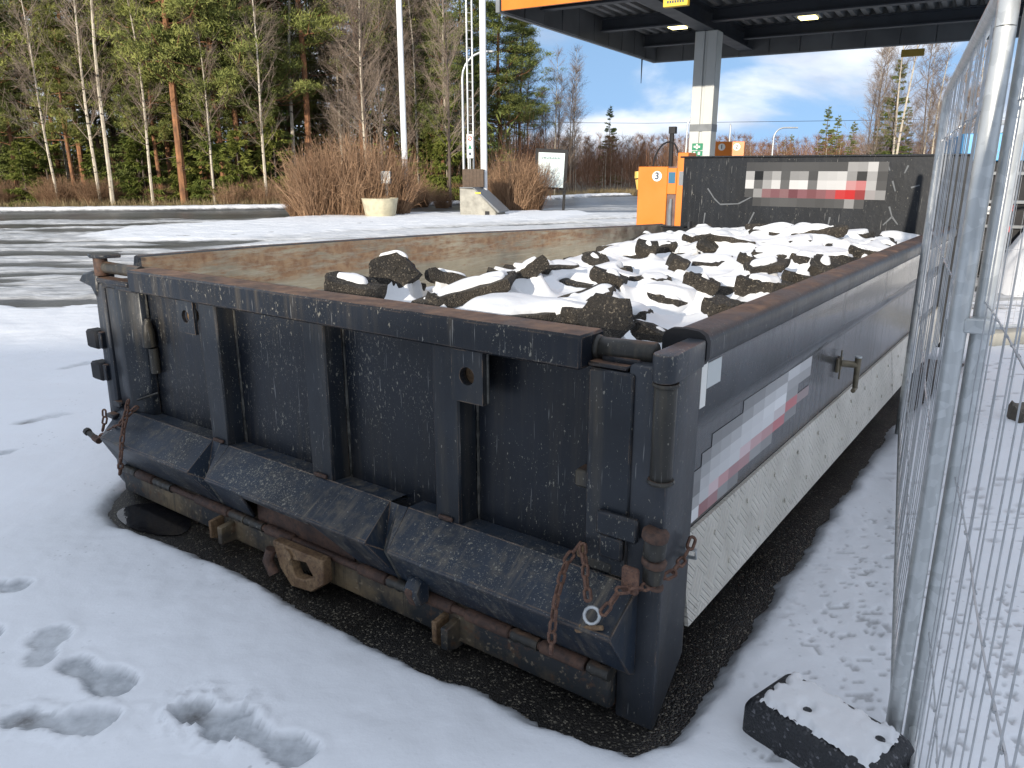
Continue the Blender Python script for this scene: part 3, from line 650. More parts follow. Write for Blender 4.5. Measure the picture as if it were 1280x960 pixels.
# end gusset of the chute at the left
g = MB(); g.add([(-2.765, YT, ZT), (-2.90, 0.02, ZT + .02), (-2.93, YF + .1, ZF + 0.0), (-2.795, YF, ZF), (-2.90, YB, ZB - .02), (-2.795, YB, ZB)], [(0, 1, 2, 3), (3, 2, 4, 5)]); g.build("chute_gusset", M['apron'], tail)
g = MB(); g.box(-2.93, -2.86, -0.02, 0.02, 0.47, 0.50); g.box(-2.95, -2.88, -.05, -0.01, .415, .44); g.build("chute_ear", M['rail'], tail, bevel=0.006)

# --- near right corner post with the hinge
cp_ = MB()
cp_.prism([(0.0, 0.0), (0.02, 0.0), (0.2, 0.16), (0.2, 1.10), (0.0, 1.10)], -0.125, 0.0)
cpost = cp_.build("corner_post", M['corner'], body, bevel=0.012, seg=2)
g = MB(); g.tube([(-0.010, -0.014, 0.80), (-0.010, -0.014, 1.068)], 0.030, 16); hb = g.build("hinge_barrel", M['pipe'], cpost, bevel=0.004, smooth=50)
g = MB(); pts = [(-0.010 + .031 * math.cos(a / 4), -.014 + .031 * math.sin(a / 4), 1.066) for a in range(26)]; g.tube(pts, 0.006, 6); g.build("hinge_weld", M['pipe'], cpost, smooth=50); g = MB(); pts = [(p[0], p[1], .80) for p in pts]; g.tube(pts, 0.007, 6); g.build("hinge_weld", M['pipe'], cpost, smooth=50)
g = MB(); prof = [(-0.046, -0.02)] + [(-0.012 + 0.034 * math.cos(a), -0.02 + 0.034 * math.sin(a)) for a in [math.pi + math.pi * k / 6 for k in range(1, 6)]] + [(0.022, -0.02), (0.010, 0.19), (-0.046, 0.19)]
g.prism(prof, 1.073, 1.15, 'z'); g.build("hinge_cap", M['corner'], cpost, bevel=0.008, seg=2)
for (z0, z1, r, mt) in ((0.63, 0.655, .038, 'rust'), (0.575, 0.63, .032, 'pipe'), (0.552, 0.572, .036, 'rust'), (.50, .55, .030, 'pipe'), (0.492, .50, .034, 'rust')):
    g = MB(); g.tube([(-0.016, -0.018, z0), (-0.012, -0.018, z1)], r, 12); g.build("hinge_knuckle", M[mt], cpost, bevel=0.004, smooth=50)
g = MB(); g.box(-0.195, -0.065, -0.03, -0.010, 0.60, 0.672); g.box(-0.185, -0.11, -0.027, -0.010, 0.53, 0.60); g.build("hinge_strap", M['post'], cpost, bevel=0.006)
g = MB(); g.box(-0.235, -0.15, -0.012, 0.008, 0.475, 0.505); g.build("strap_foot", M['pipe'], cpost, bevel=0.004)
# cross pin over the top corner
g = MB(); g.tube([(-0.245, 0.06, 1.118), (-0.08, 0.075, 1.12)], 0.032, 14); g.build("lock_pin", M['pipe'], cpost, bevel=0.005, smooth=50)
g = MB(); g.tube([(-.262, .058, 1.118), (-.243, .06, 1.118)], 0.037, 14); g.build("pin_collar", M['pipe'], cpost, bevel=0.006, smooth=50)
g = MB(); g.box(-0.225, -0.11, 0.03, 0.09, 1.085, 1.105); g.build("pin_seat", M['rail'], cpost, bevel=0.004)
# black strip in the gap between gate and corner post
g = MB(); g.box(-0.133, -0.127, 0.02, 0.18, 0.14, 1.08); g.build("gap_strip", M['black'], cpost)
# --- left corner post
lp = MB(); lp.prism([(-0.02, 0.09), (0.03, 0.0), (0.22, 0.0), (0.22, 1.08), (0.0, 1.08)], -2.985, -2.905); lpost = lp.build("corner_post", M['corner'], body, bevel=0.01)
g = MB(); g.tube([(-2.93, 0.02, 1.11), (-2.93, 0.02, 1.195)], 0.032, 14); g.build("hinge_barrel", M['rust'], lpost, smooth=50, bevel=0.003)
g = MB(); g.prism([(-2.985, -0.01), (-2.93, -0.03), (-2.86, 0.0), (-2.83, 0.07), (-2.90, 0.10), (-2.97, 0.06)], 1.195, 1.212, 'z'); g.build("hinge_cap", M['post'], lpost, bevel=0.004)
g = MB(); g.tube([(-2.90, 0.03, 1.15), (-2.61, 0.04, 1.145)], 0.028, 12); g.build("lock_pin", M['pipe'], lpost, smooth=50)
g = MB(); g.box(-2.92, -2.64, -0.02, 0.05, 1.08, 1.105); g.build("pin_seat", M['rail'], lpost, bevel=0.006)
g = MB(); g.prism([(-3.12, 1.07), (-3.07, 1.11), (-2.98, 1.13), (-2.92, 1.12), (-2.96, 1.0), (-3.0, 1.05)], -0.01, 0.08, 'y'); g.build("guide_horn", M['post'], lpost, bevel=0.008)
for z in (0.80, 0.64):
    g = MB(); g.box(-3.06, -2.96, -0.04, 0.03, z - .045, z + .045); g.build("side_lug", M['black'], lpost, bevel=0.01)
    g = MB(); g.box(-2.96, -2.93, -0.03, 0.0, z - .04, z + .04); g.build("lug_tab", M['rail'], lpost, bevel=0.004)

# --- right side wall: sheet folded lengthwise
YE = 5.15
sw = MB()
prof = [(-0.006, 1.08), (-0.006, 0.925), (-0.044, 0.845), (-0.044, 0.535), (-0.05, 0.50), (-0.10, 0.50), (-0.10, 1.08)]
sw.prism(prof, 0.201, YE, 'y')
side = sw.build("side_wall", M['sidepaint'], body, bevel=0.004)
# rounded top rail, open at the near end with a black plug
def railprof(xc, zc, hw, hh, n=14): return [(xc + hw * abs(math.cos(a)) ** 0.6 * (1 if math.cos(a) > 0 else -1), zc + hh * abs(math.sin(a)) ** 0.6 * (1 if math.sin(a) > 0 else -1)) for a in [2 * math.pi * (k + .5) / n for k in range(n)]]
g = MB(); g.prism(railprof(-0.052, 1.118, 0.062, 0.048), 0.215, YE, 'y'); g.build("side_top_rail", M['siderail'], side, smooth=40)
g = MB(); g.prism(railprof(-0.055, 1.118, 0.068, 0.055), 0.19, 0.214, 'y'); g.build("rail_plug", M['black'], side, smooth=40)
# diagonal crease gusset
# tread plate skirt in two lengths
for y0, y1 in ((0.205, 3.26), (3.268, YE)):
    g = MB(); g.prism([(-0.030, 0.53), (-0.043, 0.53), (-0.004, 0.25), (0.009, 0.25)], y0, y1, 'y'); g.build("tread_skirt", M['tread'], side)
for i in range(16):
    y = 0.45 + i * 0.3
    for t in (0.25, 0.75):
        x = -0.030 + 0.039 * t; z = 0.53 - 0.28 * t; nrm = Vector((0.28, 0, 0.039)).normalized()
        g = MB(); c = Vector((x, y + (0.1 if t > .5 else 0), z)); g.tube([c - nrm * 0.003, c + nrm * 0.005], 0.009, 8); r_ = g.build("rivet", M['tread'], side); 
# side latch handle
lat = empty('side_latch', (-0.041, 0, 0), 0, side)
g = MB(); g.box(-0.004, 0.012, 1.93, 2.01, 0.675, 0.74); g.build("latch_base", M["brass"], lat, bevel=0.004)
g = MB(); g.box(0.01, 0.016, 1.955, 1.965, 0.64, 0.78); g.tube([(0.012, 1.97, 0.715), (0.075, 2.0, 0.71)], 0.016, 10); g.build("latch_arm", M["brass"], lat, smooth=40)
g = MB(); g.tube([(0.08, 2.0, 0.745), (0.08, 2.0, 0.60)], [0.015, 0.012], 10); g.tube([(0.08, 1.965, 0.592), (0.08, 2.02, 0.596)], 0.011, 8); g.build("latch_handle", M["brass"], lat, smooth=40)
g = MB(); g.tube([(0.08, 2.0, 0.745), (0.08, 2.0, 0.752)], 0.0155, 10); g.build("latch_cap", M['galv'], lat, smooth=40)
# white stickers
g = MB(); g.box(-0.0058, -0.004, 0.205, 0.245, 0.945, 1.075); g.build("reflective_strip", M['white'], side)
g = MB(); g.box(-0.0058, -0.0035, 0.247, 0.35, 0.995, 1.07); g.build("sticker", simple("pale_sticker", (0.55, 0.58, 0.57), .35), side)
g = MB(); g.box(-0.0448, -0.0435, 0.205, 0.24, 0.40, 0.41)

def decal(name, rows, y_or_x, cell, place, parent):
    """rows of grey values or rgb; place(i, j) -> four corners"""
    vs_ = []; fs = []; cols = []
    for j, row in enumerate(rows):
        for i, c in enumerate(row):
            if c is None: continue
            b = len(vs_); vs_ += place(i, j); fs.append((b, b + 1, b + 2, b + 3))
            c = (c, c, c) if isinstance(c, (int, float)) else c
            cols.append([((v / 255) ** 2.2) * 0.92 for v in c])
    me = bpy.data.meshes.new(name); me.from_pydata(vs_, [], fs); me.materials.append(M['decal'])
    a = me.color_attributes.new("col", 'FLOAT_COLOR', 'CORNER')
    for k, c in enumerate(cols):
        for q in range(4): a.data[k * 4 + q].color = (*c, 1)
    return link(name, me, parent)
def rd(v): return (v, int(v * .45), int(v * .47))
_ = None
side_rows = [[_, _, _, _, _, _, 125, 130, 150, 155, 205, 190],
 [_, _, _, 122, 126, 130, 150, 175, 195, 205, 165, 160],
 [_, _, 126, 150, 165, 178, 205, 210, 225, 235, 150, _],
 [_, 122, 160, 185, 195, 205, 210, 215, 220, (205, 195, 195), (195, 100, 105), (150, 130, 130)],
 [170, 115, 185, 200, 205, 210, (215, 190, 192), (200, 160, 162), (190, 140, 142), (195, 105, 110), 125, _],
 [180, 165, 195, (215, 190, 192), (200, 150, 152), (170, 125, 128), (175, 130, 132), 150, 135, _, _, _],
 [225, 225, (150, 100, 102), (165, 120, 122), 145, 125, _, _, _, _, _, _]]
y_a, y_b = 0.22, 1.50; nc = 12
def pl_side(i, j):
    e = [(math.exp(math.log(y_a + .45) + (math.log(y_b + .45) - math.log(y_a + .45)) * k / nc) - .45) for k in (i, i + 1)]
    zt, zb = 0.842 - j * 0.0425, 0.842 - (j + 1) * 0.0425
    return [(-0.0425, e[0], zb), (-0.0425, e[1], zb), (-0.0425, e[1], zt), (-0.0425, e[0], zt)]
decal("side_logo", side_rows, 0, 0, pl_side, side)
rows2 = [[120, 160, 150, 190, 150], [140, 205, 190, 150, 160], [120, 180, 215, 170, 140], [130, 150, 190, 200, 150]]
decal("side_logo", rows2, 0, 0, lambda i, j: [(-0.0425, 3.95 + .2 * i, .82 - .06 * (j + 1)), (-0.0425, 4.15 + .2 * i, .82 - .06 * (j + 1)), (-0.0425, 4.15 + .2 * i, .82 - .06 * j), (-0.0425, 3.95 + .2 * i, .82 - .06 * j)], side)

# --- left side wall: worn lining inside, slightly bowed and sagging top
LW = [(-2.86, 0.18, 1.185), (-2.84, 0.9, 1.18), (-2.80, 1.6, 1.168), (-2.74, 2.5, 1.15), (-2.68, 3.4, 1.12), (-2.56, 4.3, 1.095), (-2.46, 5.0, 1.08), (-2.44, 5.15, 1.078)]
g = MB(); n = len(LW); vs_ = []
for x, y, z in LW: vs_ += [(x, y, 0.2), (x, y, z), (x - 0.06, y, z + .002), (x - 0.09, y, z - 0.08), (x - .09, y, 0.45), (x - .02, y, .2)]
fs = []
for i in range(n - 1):
    for k in range(6): fs.append((i * 6 + k, i * 6 + (k + 1) % 6, (i + 1) * 6 + (k + 1) % 6, (i + 1) * 6 + k))
fs += [tuple(range(6)), tuple((n - 1) * 6 + k for k in range(6))]
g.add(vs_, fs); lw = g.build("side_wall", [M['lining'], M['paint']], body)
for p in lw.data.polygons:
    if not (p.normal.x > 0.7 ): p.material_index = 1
g = MB(); g.tube([(x - 0.042, y, z - 0.012) for x, y, z in LW], 0.02, 8); g.build("side_top_rail", paint("left_rail_paint", col=(0.035, 0.04, 0.048), speck=.3, dirt=.6, rust=1.0, toprust=.35, edges=False), lw, smooth=50)
# --- headboard
g = MB(); g.box(-2.30, 0.02, 5.16, 5.21, 0.2, 1.69); hd = g.build("headboard", M['head'], body, bevel=0.004)
g = MB(); g.box(-2.33, 0.03, 5.14, 5.23, 1.69, 1.705); g.build("headboard_cap", M['head'], hd, bevel=0.004)
g = MB(); g.box(-2.48, -2.19, 5.09, 5.155, 0.2, 1.06); g.box(-2.46, -2.22, 5.06, 5.155, 1.062, 1.07); g.build("corner_plate", M['head'], hd)
g = MB(); g.box(-2.20, -2.18, 5.10, 5.155, 0.6, 1.12); g.build("corner_fold", M['sidepaint'], hd)
for x0, x1 in ((-0.35, -0.28), ):
    pass
hrows = [[75,78,80,82,85,85,85,85,82,80,80,165,160,205,95],
 [175,22,135,170,90,150,155,78,195,198,205,150,55,170,75],
 [222,105,170,215,105,222,225,115,215,218,220,(205,150,150),(200,125,125),185,85],
 [80,150,(140,105,108),(130,90,95),(140,105,108),(115,70,75),(140,95,100),(125,80,84),(140,95,98),(160,95,98),(200,60,60),(200,42,42),(150,60,60),(165,160,160),150],
 [None,75,85,92,95,92,85,85,80,85,90,150,85,None,None]]
x_l, x_r, z_t, z_b = -1.700, -0.54, 1.648, 1.275
cw, chh = (x_r - x_l) / 15, (z_t - z_b) / 5
hrows = [[None if c is None else (tuple(int(v * .84) for v in c) if isinstance(c, tuple) else int(c * .84)) for c in r_] for r_ in hrows]
decal("headboard_logo", hrows, 0, 0, lambda i, j: [(x_l + cw * i, 5.1585, z_t - chh * (j + 1)), (x_l + cw * (i + 1), 5.1585, z_t - chh * (j + 1)), (x_l + cw * (i + 1), 5.1585, z_t - chh * j), (x_l + cw * i, 5.1585, z_t - chh * j)], hd)
scm = simple("scuff_mark", (0.10, 0.11, 0.12), 0.6)
for pts in ([(-2.05, 1.42), (-1.98, 1.33), (-1.92, 1.28), (-1.75, 1.29), (-1.62, 1.36)], [(-2.06, 1.2), (-2.07, 1.08), (-2.0, 1.03)], [(-1.6, 1.22), (-1.66, 1.08)], [(-0.50, 1.5), (-.47, 1.42)], [(-0.50, 1.30), (-0.47, 1.22), (-0.53, 1.15)], [(-0.47, 1.22), (-0.42, 1.16)], [(-.36, 1.45), (-.3, 1.47)], [(-0.56, 1.65), (-.53, 1.58)], [(-.40, 1.62), (-.42, 1.56)], [(-.95, 1.2), (-.96, 1.1)]):
    g = MB()
    for a, b in zip(pts, pts[1:]):
        a, b = Vector((a[0], 0, a[1])), Vector((b[0], 0, b[1])); t = (b - a).normalized(); q = Vector((-t.z, 0, t.x)) * 0.007
        g.add([(p.x, 5.159, p.z) for p in (a - q, b - q * .6, b + q * .6, a + q)], [(0, 1, 2, 3)])
    g.build("scuff", scm, hd)

# ------------------------------------------------------------------ chains
def link_mesh(L_=0.047, W_=0.029, r=0.0050):
    g = MB(); pts = []; a = (L_ - W_) / 2; q = W_ / 2 - r
    for k in range(14):
        t = 2 * math.pi * k / 14; pts.append(Vector((q * math.cos(t), 0, q * math.sin(t) + (a if math.sin(t) > 0 else -a))))
    n = len(pts); rings = []
    for i in range(n):
        t = (pts[(i + 1) % n] - pts[i - 1]).normalized(); b = Vector((0, 1, 0)); c = t.cross(b)
        rings += [pts[i] + (c * math.cos(2 * math.pi * k / 6) + b * math.sin(2 * math.pi * k / 6)) * r for k in range(6)]
    fs = [(i * 6 + k, i * 6 + (k + 1) % 6, ((i + 1) % n) * 6 + (k + 1) % 6, ((i + 1) % n) * 6 + k) for i in range(n) for k in range(6)]
    g.add(rings, fs); return g
lk = link_mesh().build("link", M['chainrust'], smooth=60); LINKME = lk.data; bpy.data.objects.remove(lk)
def chain(pts, label, mats=None, pitch=0.0365, endmetal=0):
    """pts in the body's frame; links threaded along the polyline"""
    W = [wl(*p) for p in pts]; root = empty("chain", W[0]); tag(root, label, "chain", "rusty chains on the tailgate")
    seg = [(a, b, (b - a).length) for a, b in zip(W, W[1:])]; tot = sum(s_[2] for s_ in seg); n = int(tot / pitch)
    for i in range(n):
        d_ = (i + 0.5) * pitch
        for a, b, l_ in seg:
            if d_ <= l_: break
            d_ -= l_
        p = a.lerp(b, min(1, d_ / l_)); t = (b - a).normalized()
        q = t.to_track_quat('Z', 'Y').to_matrix().to_4x4() @ Matrix.Rotation((i % 2) * math.pi / 2 + rnd.uniform(-.3, .3) + 0.5, 4, 'Z')
        o = bpy.data.objects.new("link", LINKME); sc.collection.objects.link(o); o.parent = root
        o.matrix_local = Matrix.Translation(p - W[0]) @ q
    return root
def on_y(px, py, yl):
    """body-frame point on the plane y=yl under photo pixel"""
    x, u = px - 640.0, 480.0 - py; cp, sp = math.cos(PITCH), math.sin(PITCH)
    d = Vector((x, FPX * cp + u * sp, -FPX * sp + u * cp)); o = Vector((0, 0, H_EYE)); P0 = wl(0, yl)
    t = (P0 - o).dot(U) / d.dot(U); P = o + d * t; r = P - O; return (r.dot(V), r.dot(U), r.z)
def on_x(px, py, xl):
    x, u = px - 640.0, 480.0 - py; cp, sp = math.cos(PITCH), math.sin(PITCH)
    d = Vector((x, FPX * cp + u * sp, -FPX * sp + u * cp)); o = Vector((0, 0, H_EYE)); P0 = wl(xl, 0)
    t = (P0 - o).dot(V) / d.dot(V); P = o + d * t; r = P - O; return (r.dot(V), r.dot(U), r.z)
c1 = chain([on_y(726, 678, -0.02), on_y(709, 700, -.06), on_y(701, 725, -.12), on_y(694, 755, -.178), on_y(690, 790, -.19), on_y(689, 828, -.18)], "rusty chain hanging straight down from the lug at the right end of the chute")
c2 = chain([on_y(728, 680, -.03), on_y(731, 705, -.08), on_y(733, 735, -.13), on_y(737, 757, -.165)], "short rusty chain leading from the lug to the bright shackle")
c3 = chain([on_y(752, 768, -.15), on_y(765, 752, -.13), on_y(775, 738, -.10), on_y(800, 736, -.06), on_y(818, 730, -.03), on_x(838, 718, .02), on_x(852, 702, .02), on_x(862, 685, .02), on_x(867, 670, .02)], "rusty chain slung across the corner post to the side wall")
g = MB(); g.box(-.275, -.245, 0.0, 0.05, .485, .52); g.build("chain_lug", M['mudrust'], tail, bevel=0.006)
g = MB(); p_ = on_y(790, 722, -.07); g.box(p_[0] - .03, p_[0] + .02, -.08, -.06, p_[2] - .05, p_[2] + .03); g.build("chain_keeper", M['chainrust'], tail, bevel=0.006)
g = MB(); g.tube([(-0.004, 0.165, 0.53), (0.03, 0.17, 0.53), (0.03, 0.17, 0.505), (0.0, .172, .50)], 0.006, 8); g.build("chain_eye", M['galv'], cpost, smooth=50)
a = Vector(on_y(737, 757, -.145)); sh = empty("shackle", wl(*a), -ALPHA); tag(sh, "bright steel shackle joining two rusty chains below the chute edge", "shackle")
g = MB(); pts = [Vector((0.022 * math.cos(t), 0, 0.030 * math.sin(t))) for t in [R(k * 30) for k in range(13)]]; g.tube(pts, 0.0052, 8)
ob = g.build("bow", M['galv'], sh, smooth=60); ob.rotation_euler = (0, R(30), 0); ob.location = (0.008, 0, -0.028)
g = MB(); g.tube([(-0.02, -.005, -0.075), (0.045, -.005, -0.05)], 0.007, 8); g.tube([(-0.035, -.005, -0.082), (-0.018, -.005, -0.075)], 0.013, 8); g.build("bolt", M['mudrust'], sh, smooth=40)
c4 = chain([on_y(160, 500, -.03), on_y(157, 520, -.09), on_y(153, 545, -.15), on_y(151, 570, -.185), on_y(150, 597, -.17)], "dark rusty chain dangling from the left end of the chute")
c5 = chain([on_y(172, 508, -.04), on_y(160, 518, -.07), on_y(148, 532, -.09), on_y(132, 542, -.10), on_y(122, 546, -.10)], "chain drawn out sideways beyond the left end of the tailgate")
c6 = chain([on_y(130, 512, -.02), on_y(131, 525, -.03), on_y(128, 540, -.05)], "few short links behind the left chute ear")
g = MB(); g.tube([on_y(172, 500, 0.0), on_y(198, 491, .05)], 0.006, 6); g.build("pull_rod", M['pipe'], tail, smooth=50)
p_ = wl(*on_y(118, 546, -.1)); sh2 = empty("shackle", p_, -ALPHA); tag(sh2, "dull shackle with its bolt sticking out beyond the left corner", "shackle")
g = MB(); g.tube([(-0.06, 0, 0.012), (-0.005, 0, -0.002)], 0.014, 8); g.tube([(-.075, 0, .016), (-.055, 0, .011)], .019, 8); g.build("bolt", M['pipe'], sh2, smooth=40)
g = MB(); g.tube([(0.0, 0, -0.004), (0.045, 0, -0.012)], 0.017, 8); g.build("bow", M['rust'], sh2, smooth=40)

# ------------------------------------------------------------------ the load: broken asphalt and its snow cover
def chunk_mesh(seed, sx, sy, th, pointy=0.0):
    """an irregular broken slab: ragged outline, rough faces"""
    r = random.Random(seed); k = r.choice((5, 6, 7)); cor = []
    for i in range(k):
        a = 2 * math.pi * (i + r.uniform(-.3, .3)) / k; q = r.uniform(.7, 1.1); cor.append(Vector((math.cos(a) * q * sx, math.sin(a) * q * sy)))
    ring = []
    for i in range(k):
        a, b = cor[i], cor[(i + 1) % k]
        for t in (0, .25, .5, .75):
            p = a.lerp(b, t); p = p * (1 + r.uniform(-.05, .05)); ring.append(p)
    n = len(ring); bm = bmesh.new(); lay = []
    for z, s_ in ((th / 2, 1.0), (th * .12, 1.05), (-th * .25, .99), (-th / 2, .93)):
        lay.append([bm.verts.new((p.x * s_ * (1 + r.uniform(-.035, .035)), p.y * s_ * (1 + r.uniform(-.035, .035)), z + r.uniform(-.1, .1) * th)) for p in ring])
    for j in range(3):
        for i in range(n): bm.faces.new((lay[j][i], lay[j + 1][i], lay[j + 1][(i + 1) % n], lay[j][(i + 1) % n]))
    for lay_, z, fl in ((lay[0], th / 2, 1), (lay[3], -th / 2, -1)):
        inner = [bm.verts.new((v.co.x * .55, v.co.y * .55, z + r.uniform(-.05, .06) * th)) for v in lay_]; c = bm.verts.new((0, 0, z))
        for i in range(n):
            q = (lay_[i], lay_[(i + 1) % n], inner[(i + 1) % n], inner[i]); bm.faces.new(q if fl > 0 else q[::-1])
            q = (inner[i], inner[(i + 1) % n], c); bm.faces.new(q if fl > 0 else q[::-1])
    bmesh.ops.recalc_face_normals(bm, faces=bm.faces)
    me = bpy.data.meshes.new("asphalt_chunk"); bm.to_mesh(me); bm.free(); me.materials.append(M['slab']); shade(me, 28); return me
CH = []   # objects with their world matrices for the height scan
def pile_h(x, y):
    """the heap's own height in the body frame"""
    h = 0.90 + 0.035 * y
    h += 0.16 * math.exp(-(((x + 0.95) / 0.7) ** 2 + ((y - 3.9) / 1.0) ** 2))
    h += 0.06 * math.exp(-(((x + 1.1) / 0.5) ** 2 + ((y - 1.7) / 0.6) ** 2))
    h -= 0.13 * math.exp(-(((x + 2.75) / 0.45) ** 2)) - 0.03 * math.exp(-((x + 0.2) / 0.3) ** 2)
    return h
# picked out in the photo: (px, py, z, half sizes, thickness, tilt about x, tilt about y, turn, words, snowy)
spec = [
 (437, 362, 1.00, .17, .12, .10, 20, 10, 20, "low brown broken asphalt lump by the worn wall, leftmost in the load"),
 (494, 343, 1.03, .14, .13, .12, 78, 8, -10, "upright dark asphalt block standing above the left end of the load"),
 (507, 358, 0.97, .15, .06, .06, 5, 10, 20, "thin asphalt slab with a snow strip lying under the upright block"),
 (560, 350, 1.00, .20, .10, .07, -18, 26, 35, "dark asphalt slab leaning on the worn wall left of the pointed one"),
 (590, 365, 1.02, .34, .26, .07, -8, -16, 30, "broad snow covered asphalt slab beside the leaning pointed piece"),
 (652, 345, 1.05, .22, .11, .09, 30, -40, -40, "pointed dark asphalt slab leaning against its snowy neighbour"),
 (640, 392, 0.985, .36, .27, .07, 3, 3, 12, "wide flat snow topped asphalt slab just behind the top rail"),
 (547, 380, 0.98, .07, .05, .09, 15, 20, 0, "small round dark asphalt lump in snow behind the rail"),
 (700, 335, 1.03, .30, .10, .06, 12, 6, 50, "long thin asphalt slab edge under a strip of snow near the wall"),
 (722, 395, 1.01, .16, .13, .09, -6, 12, 30, "thick asphalt slab with a dark broken edge, right of the wide slab"),
 (757, 405, 1.03, .13, .13, .05, 74, 4, -42, "grey triangular asphalt slab standing on edge near the right corner"),
 (765, 350, 1.09, .15, .09, .08, 20, 24, 30, "dark edged asphalt piece under a snow mound in mid load"),
 (745, 325, 1.06, .13, .07, .05, 50, 20, -40, "narrow asphalt shard tipped on its side near the worn wall"),
 (820, 420, 1.02, .17, .06, .07, 25, 30, 15, "flat dark asphalt piece poking through snow by the corner"),
 (847, 330, 1.11, .09, .08, .09, 25, 30, 15, "small dark asphalt stub in the snow below the headboard"),
 (810, 312, 1.12, .10, .08, .09, 40, 10, 10, "snow capped brown asphalt stump near the far wall"),
 (885, 308, 1.14, .12, .07, .06, 55, 20, 20, "brown tilted asphalt shard below the left edge of the headboard"),
 (865, 300, 1.13, .14, .10, .05, 22, 12, 60, "dark asphalt slab edge under snow at the headboard corner"),
 (905, 302, 1.16, .28, .2, .05, -10, 14, 10, "large snow covered slab sloping up towards the headboard"),
 (935, 325, 1.13, .10, .06, .06, 25, 20, 30, "dark asphalt fragment between two snow mounds under the logo"),
 (955, 333, 1.12, .17, .10, .055, 14, -8, 20, "long flat brown asphalt slab showing its edge mid heap"),
 (1000, 350, 1.10, .16, .12, .07, 12, 16, 30, "dark asphalt slab jutting over the hollow beside the right rail"),
 (955, 360, 1.08, .20, .12, .10, 12, 10, 30, "thick black asphalt slab with layered broken edge beside the right rail"),
 (900, 385, 1.06, .12, .09, .08, 20, 10, 30, "dark asphalt lump close to the right rail under snow"),
 (880, 355, 1.10, .13, .08, .07, 30, 24, 30, "thin tilted asphalt flake with a dark tip, mid load"),
 (965, 290, 1.16, .34, .09, .06, 72, 4, 8, "asphalt slab leaning flat against the headboard"),
 (1085, 318, 1.12, .15, .10, .07, 14, 14, 20, "dark asphalt piece under snow near the far right corner"),
 (1050, 312, 1.12, .16, .10, .06, 8, 8, 20, "low dark asphalt edge below the headboard's right half"),
 (1030, 338, 1.11, .12, .12, .09, 40, 30, -20, "steep dark asphalt chunk near the rail's far third"),
 (700, 400, 1.0, .1, .08, .07, 30, -20, 0, "dark asphalt lump wedged at the right end of the wide slab"),
]
for i, (px, py, z, sx, sy, th, rx, ry, rz, lab) in enumerate(spec):
    q_ = i in (0, 1, 10)
    if not q_: z -= (0.02 if i < 9 else 0.05); sx *= .92; sy *= .9; rx *= .72; ry *= .72
    me = chunk_mesh(100 + i, sx, sy, th if q_ else th * .85); o = link("asphalt_chunk", me)
    o.location = gp(px, py, z); o.rotation_euler = (R(rx), R(ry), R(rz)); tag(o, lab, "asphalt chunk", "broken asphalt slabs in the load"); CH.append(o)
chm = [chunk_mesh(300 + i, rnd.uniform(.10, .30), rnd.uniform(.08, .2), rnd.uniform(.05, .09)) for i in range(18)]
BX = [0.2]
ppts = [(s_[0], s_[1]) for s_ in []]
k_ = 0
for tries in range(900):
    x = rnd.uniform(-2.72, -0.2); y = rnd.uniform(0.22, 5.0)
    if x < -2.66 + 0.07 * y: continue
    P = wl(x, y); 
    if any((P.xy - o.location.xy).length < (0.17 if k > 29 else 0.26) for k, o in enumerate(CH)): continue
    o = link("asphalt_chunk", rnd.choice(chm)); P.z = pile_h(x, y) + rnd.uniform(-.125, -.04); o.location = P
    o.rotation_euler = (R(rnd.gauss(0, 8)), R(rnd.gauss(0, 8)), rnd.uniform(0, 6.28)); k_ += 1
    wh = "behind the tailgate" if y < 1.3 else ("midway along" if y < 3.3 else "near the headboard")
    wh2 = "by the worn left wall" if x < -1.9 else ("along the centre" if x < -0.9 else "by the right rail")
    tag(o, "asphalt piece half buried in snow " + wh + ", " + wh2, "asphalt chunk", "broken asphalt slabs in the load"); CH.append(o)
    if k_ > 85: break
# filler rubble below so that no hollow is empty
xs = np.arange(-2.9, -0.09, 0.05); ys = np.arange(0.11, 5.15, 0.05); X, Y = np.meshgrid(xs, ys)
Zf = np.vectorize(pile_h)(X, Y) - 0.13 + (fbm(X * 6, Y * 6, 3, 5) - .5) * 0.10
me = grid_mesh("load_rubble", X, Y, Zf); me.materials.append(M['slab']); ob = link("load_rubble", me); ob.location = O; ob.rotation_euler = (0, 0, -ALPHA)
tag(ob, "dark crushed asphalt filling the bottom of the load", "rubble", kind="stuff")
# drop a height scan over everything and drape snow on it
bpy.context.view_layer.update()
for o in CH:        # nothing sticks through the body's sheets
    cs = [o.matrix_world @ v.co - O for v in o.data.vertices]; lx = [c.dot(V) for c in cs]; ly = [c.dot(U) for c in cs]
    dx = max(0, -2.74 + 0.055 * min(ly) - min(lx)) - max(0, max(lx) + 0.12); dy = max(0, 0.125 - min(ly)) - max(0, max(ly) - 5.12)
    o.location += V * dx + U * dy
bpy.context.view_layer.update()
allv = []; allf = []
for o in CH + [ob]:
    mw = o.matrix_world; b = len(allv); allv += [mw @ v.co for v in o.data.vertices]; allf += [[i + b for i in p.vertices] for p in o.data.polygons]
bvh = BVHTree.FromPolygons(allv, allf)
step = 0.0105; xs = np.arange(-2.80, -0.11, step); ys = np.arange(0.11, 5.13, step); X, Y = np.meshgrid(xs, ys); Hh = np.zeros_like(X)
for j in range(X.shape[0]):
    for i in range(X.shape[1]):
        p = wl(X[j, i], Y[j, i], 3.0); hit = bvh.ray_cast(p, Vector((0, 0, -1)))[0]; Hh[j, i] = hit.z if hit else 0.7
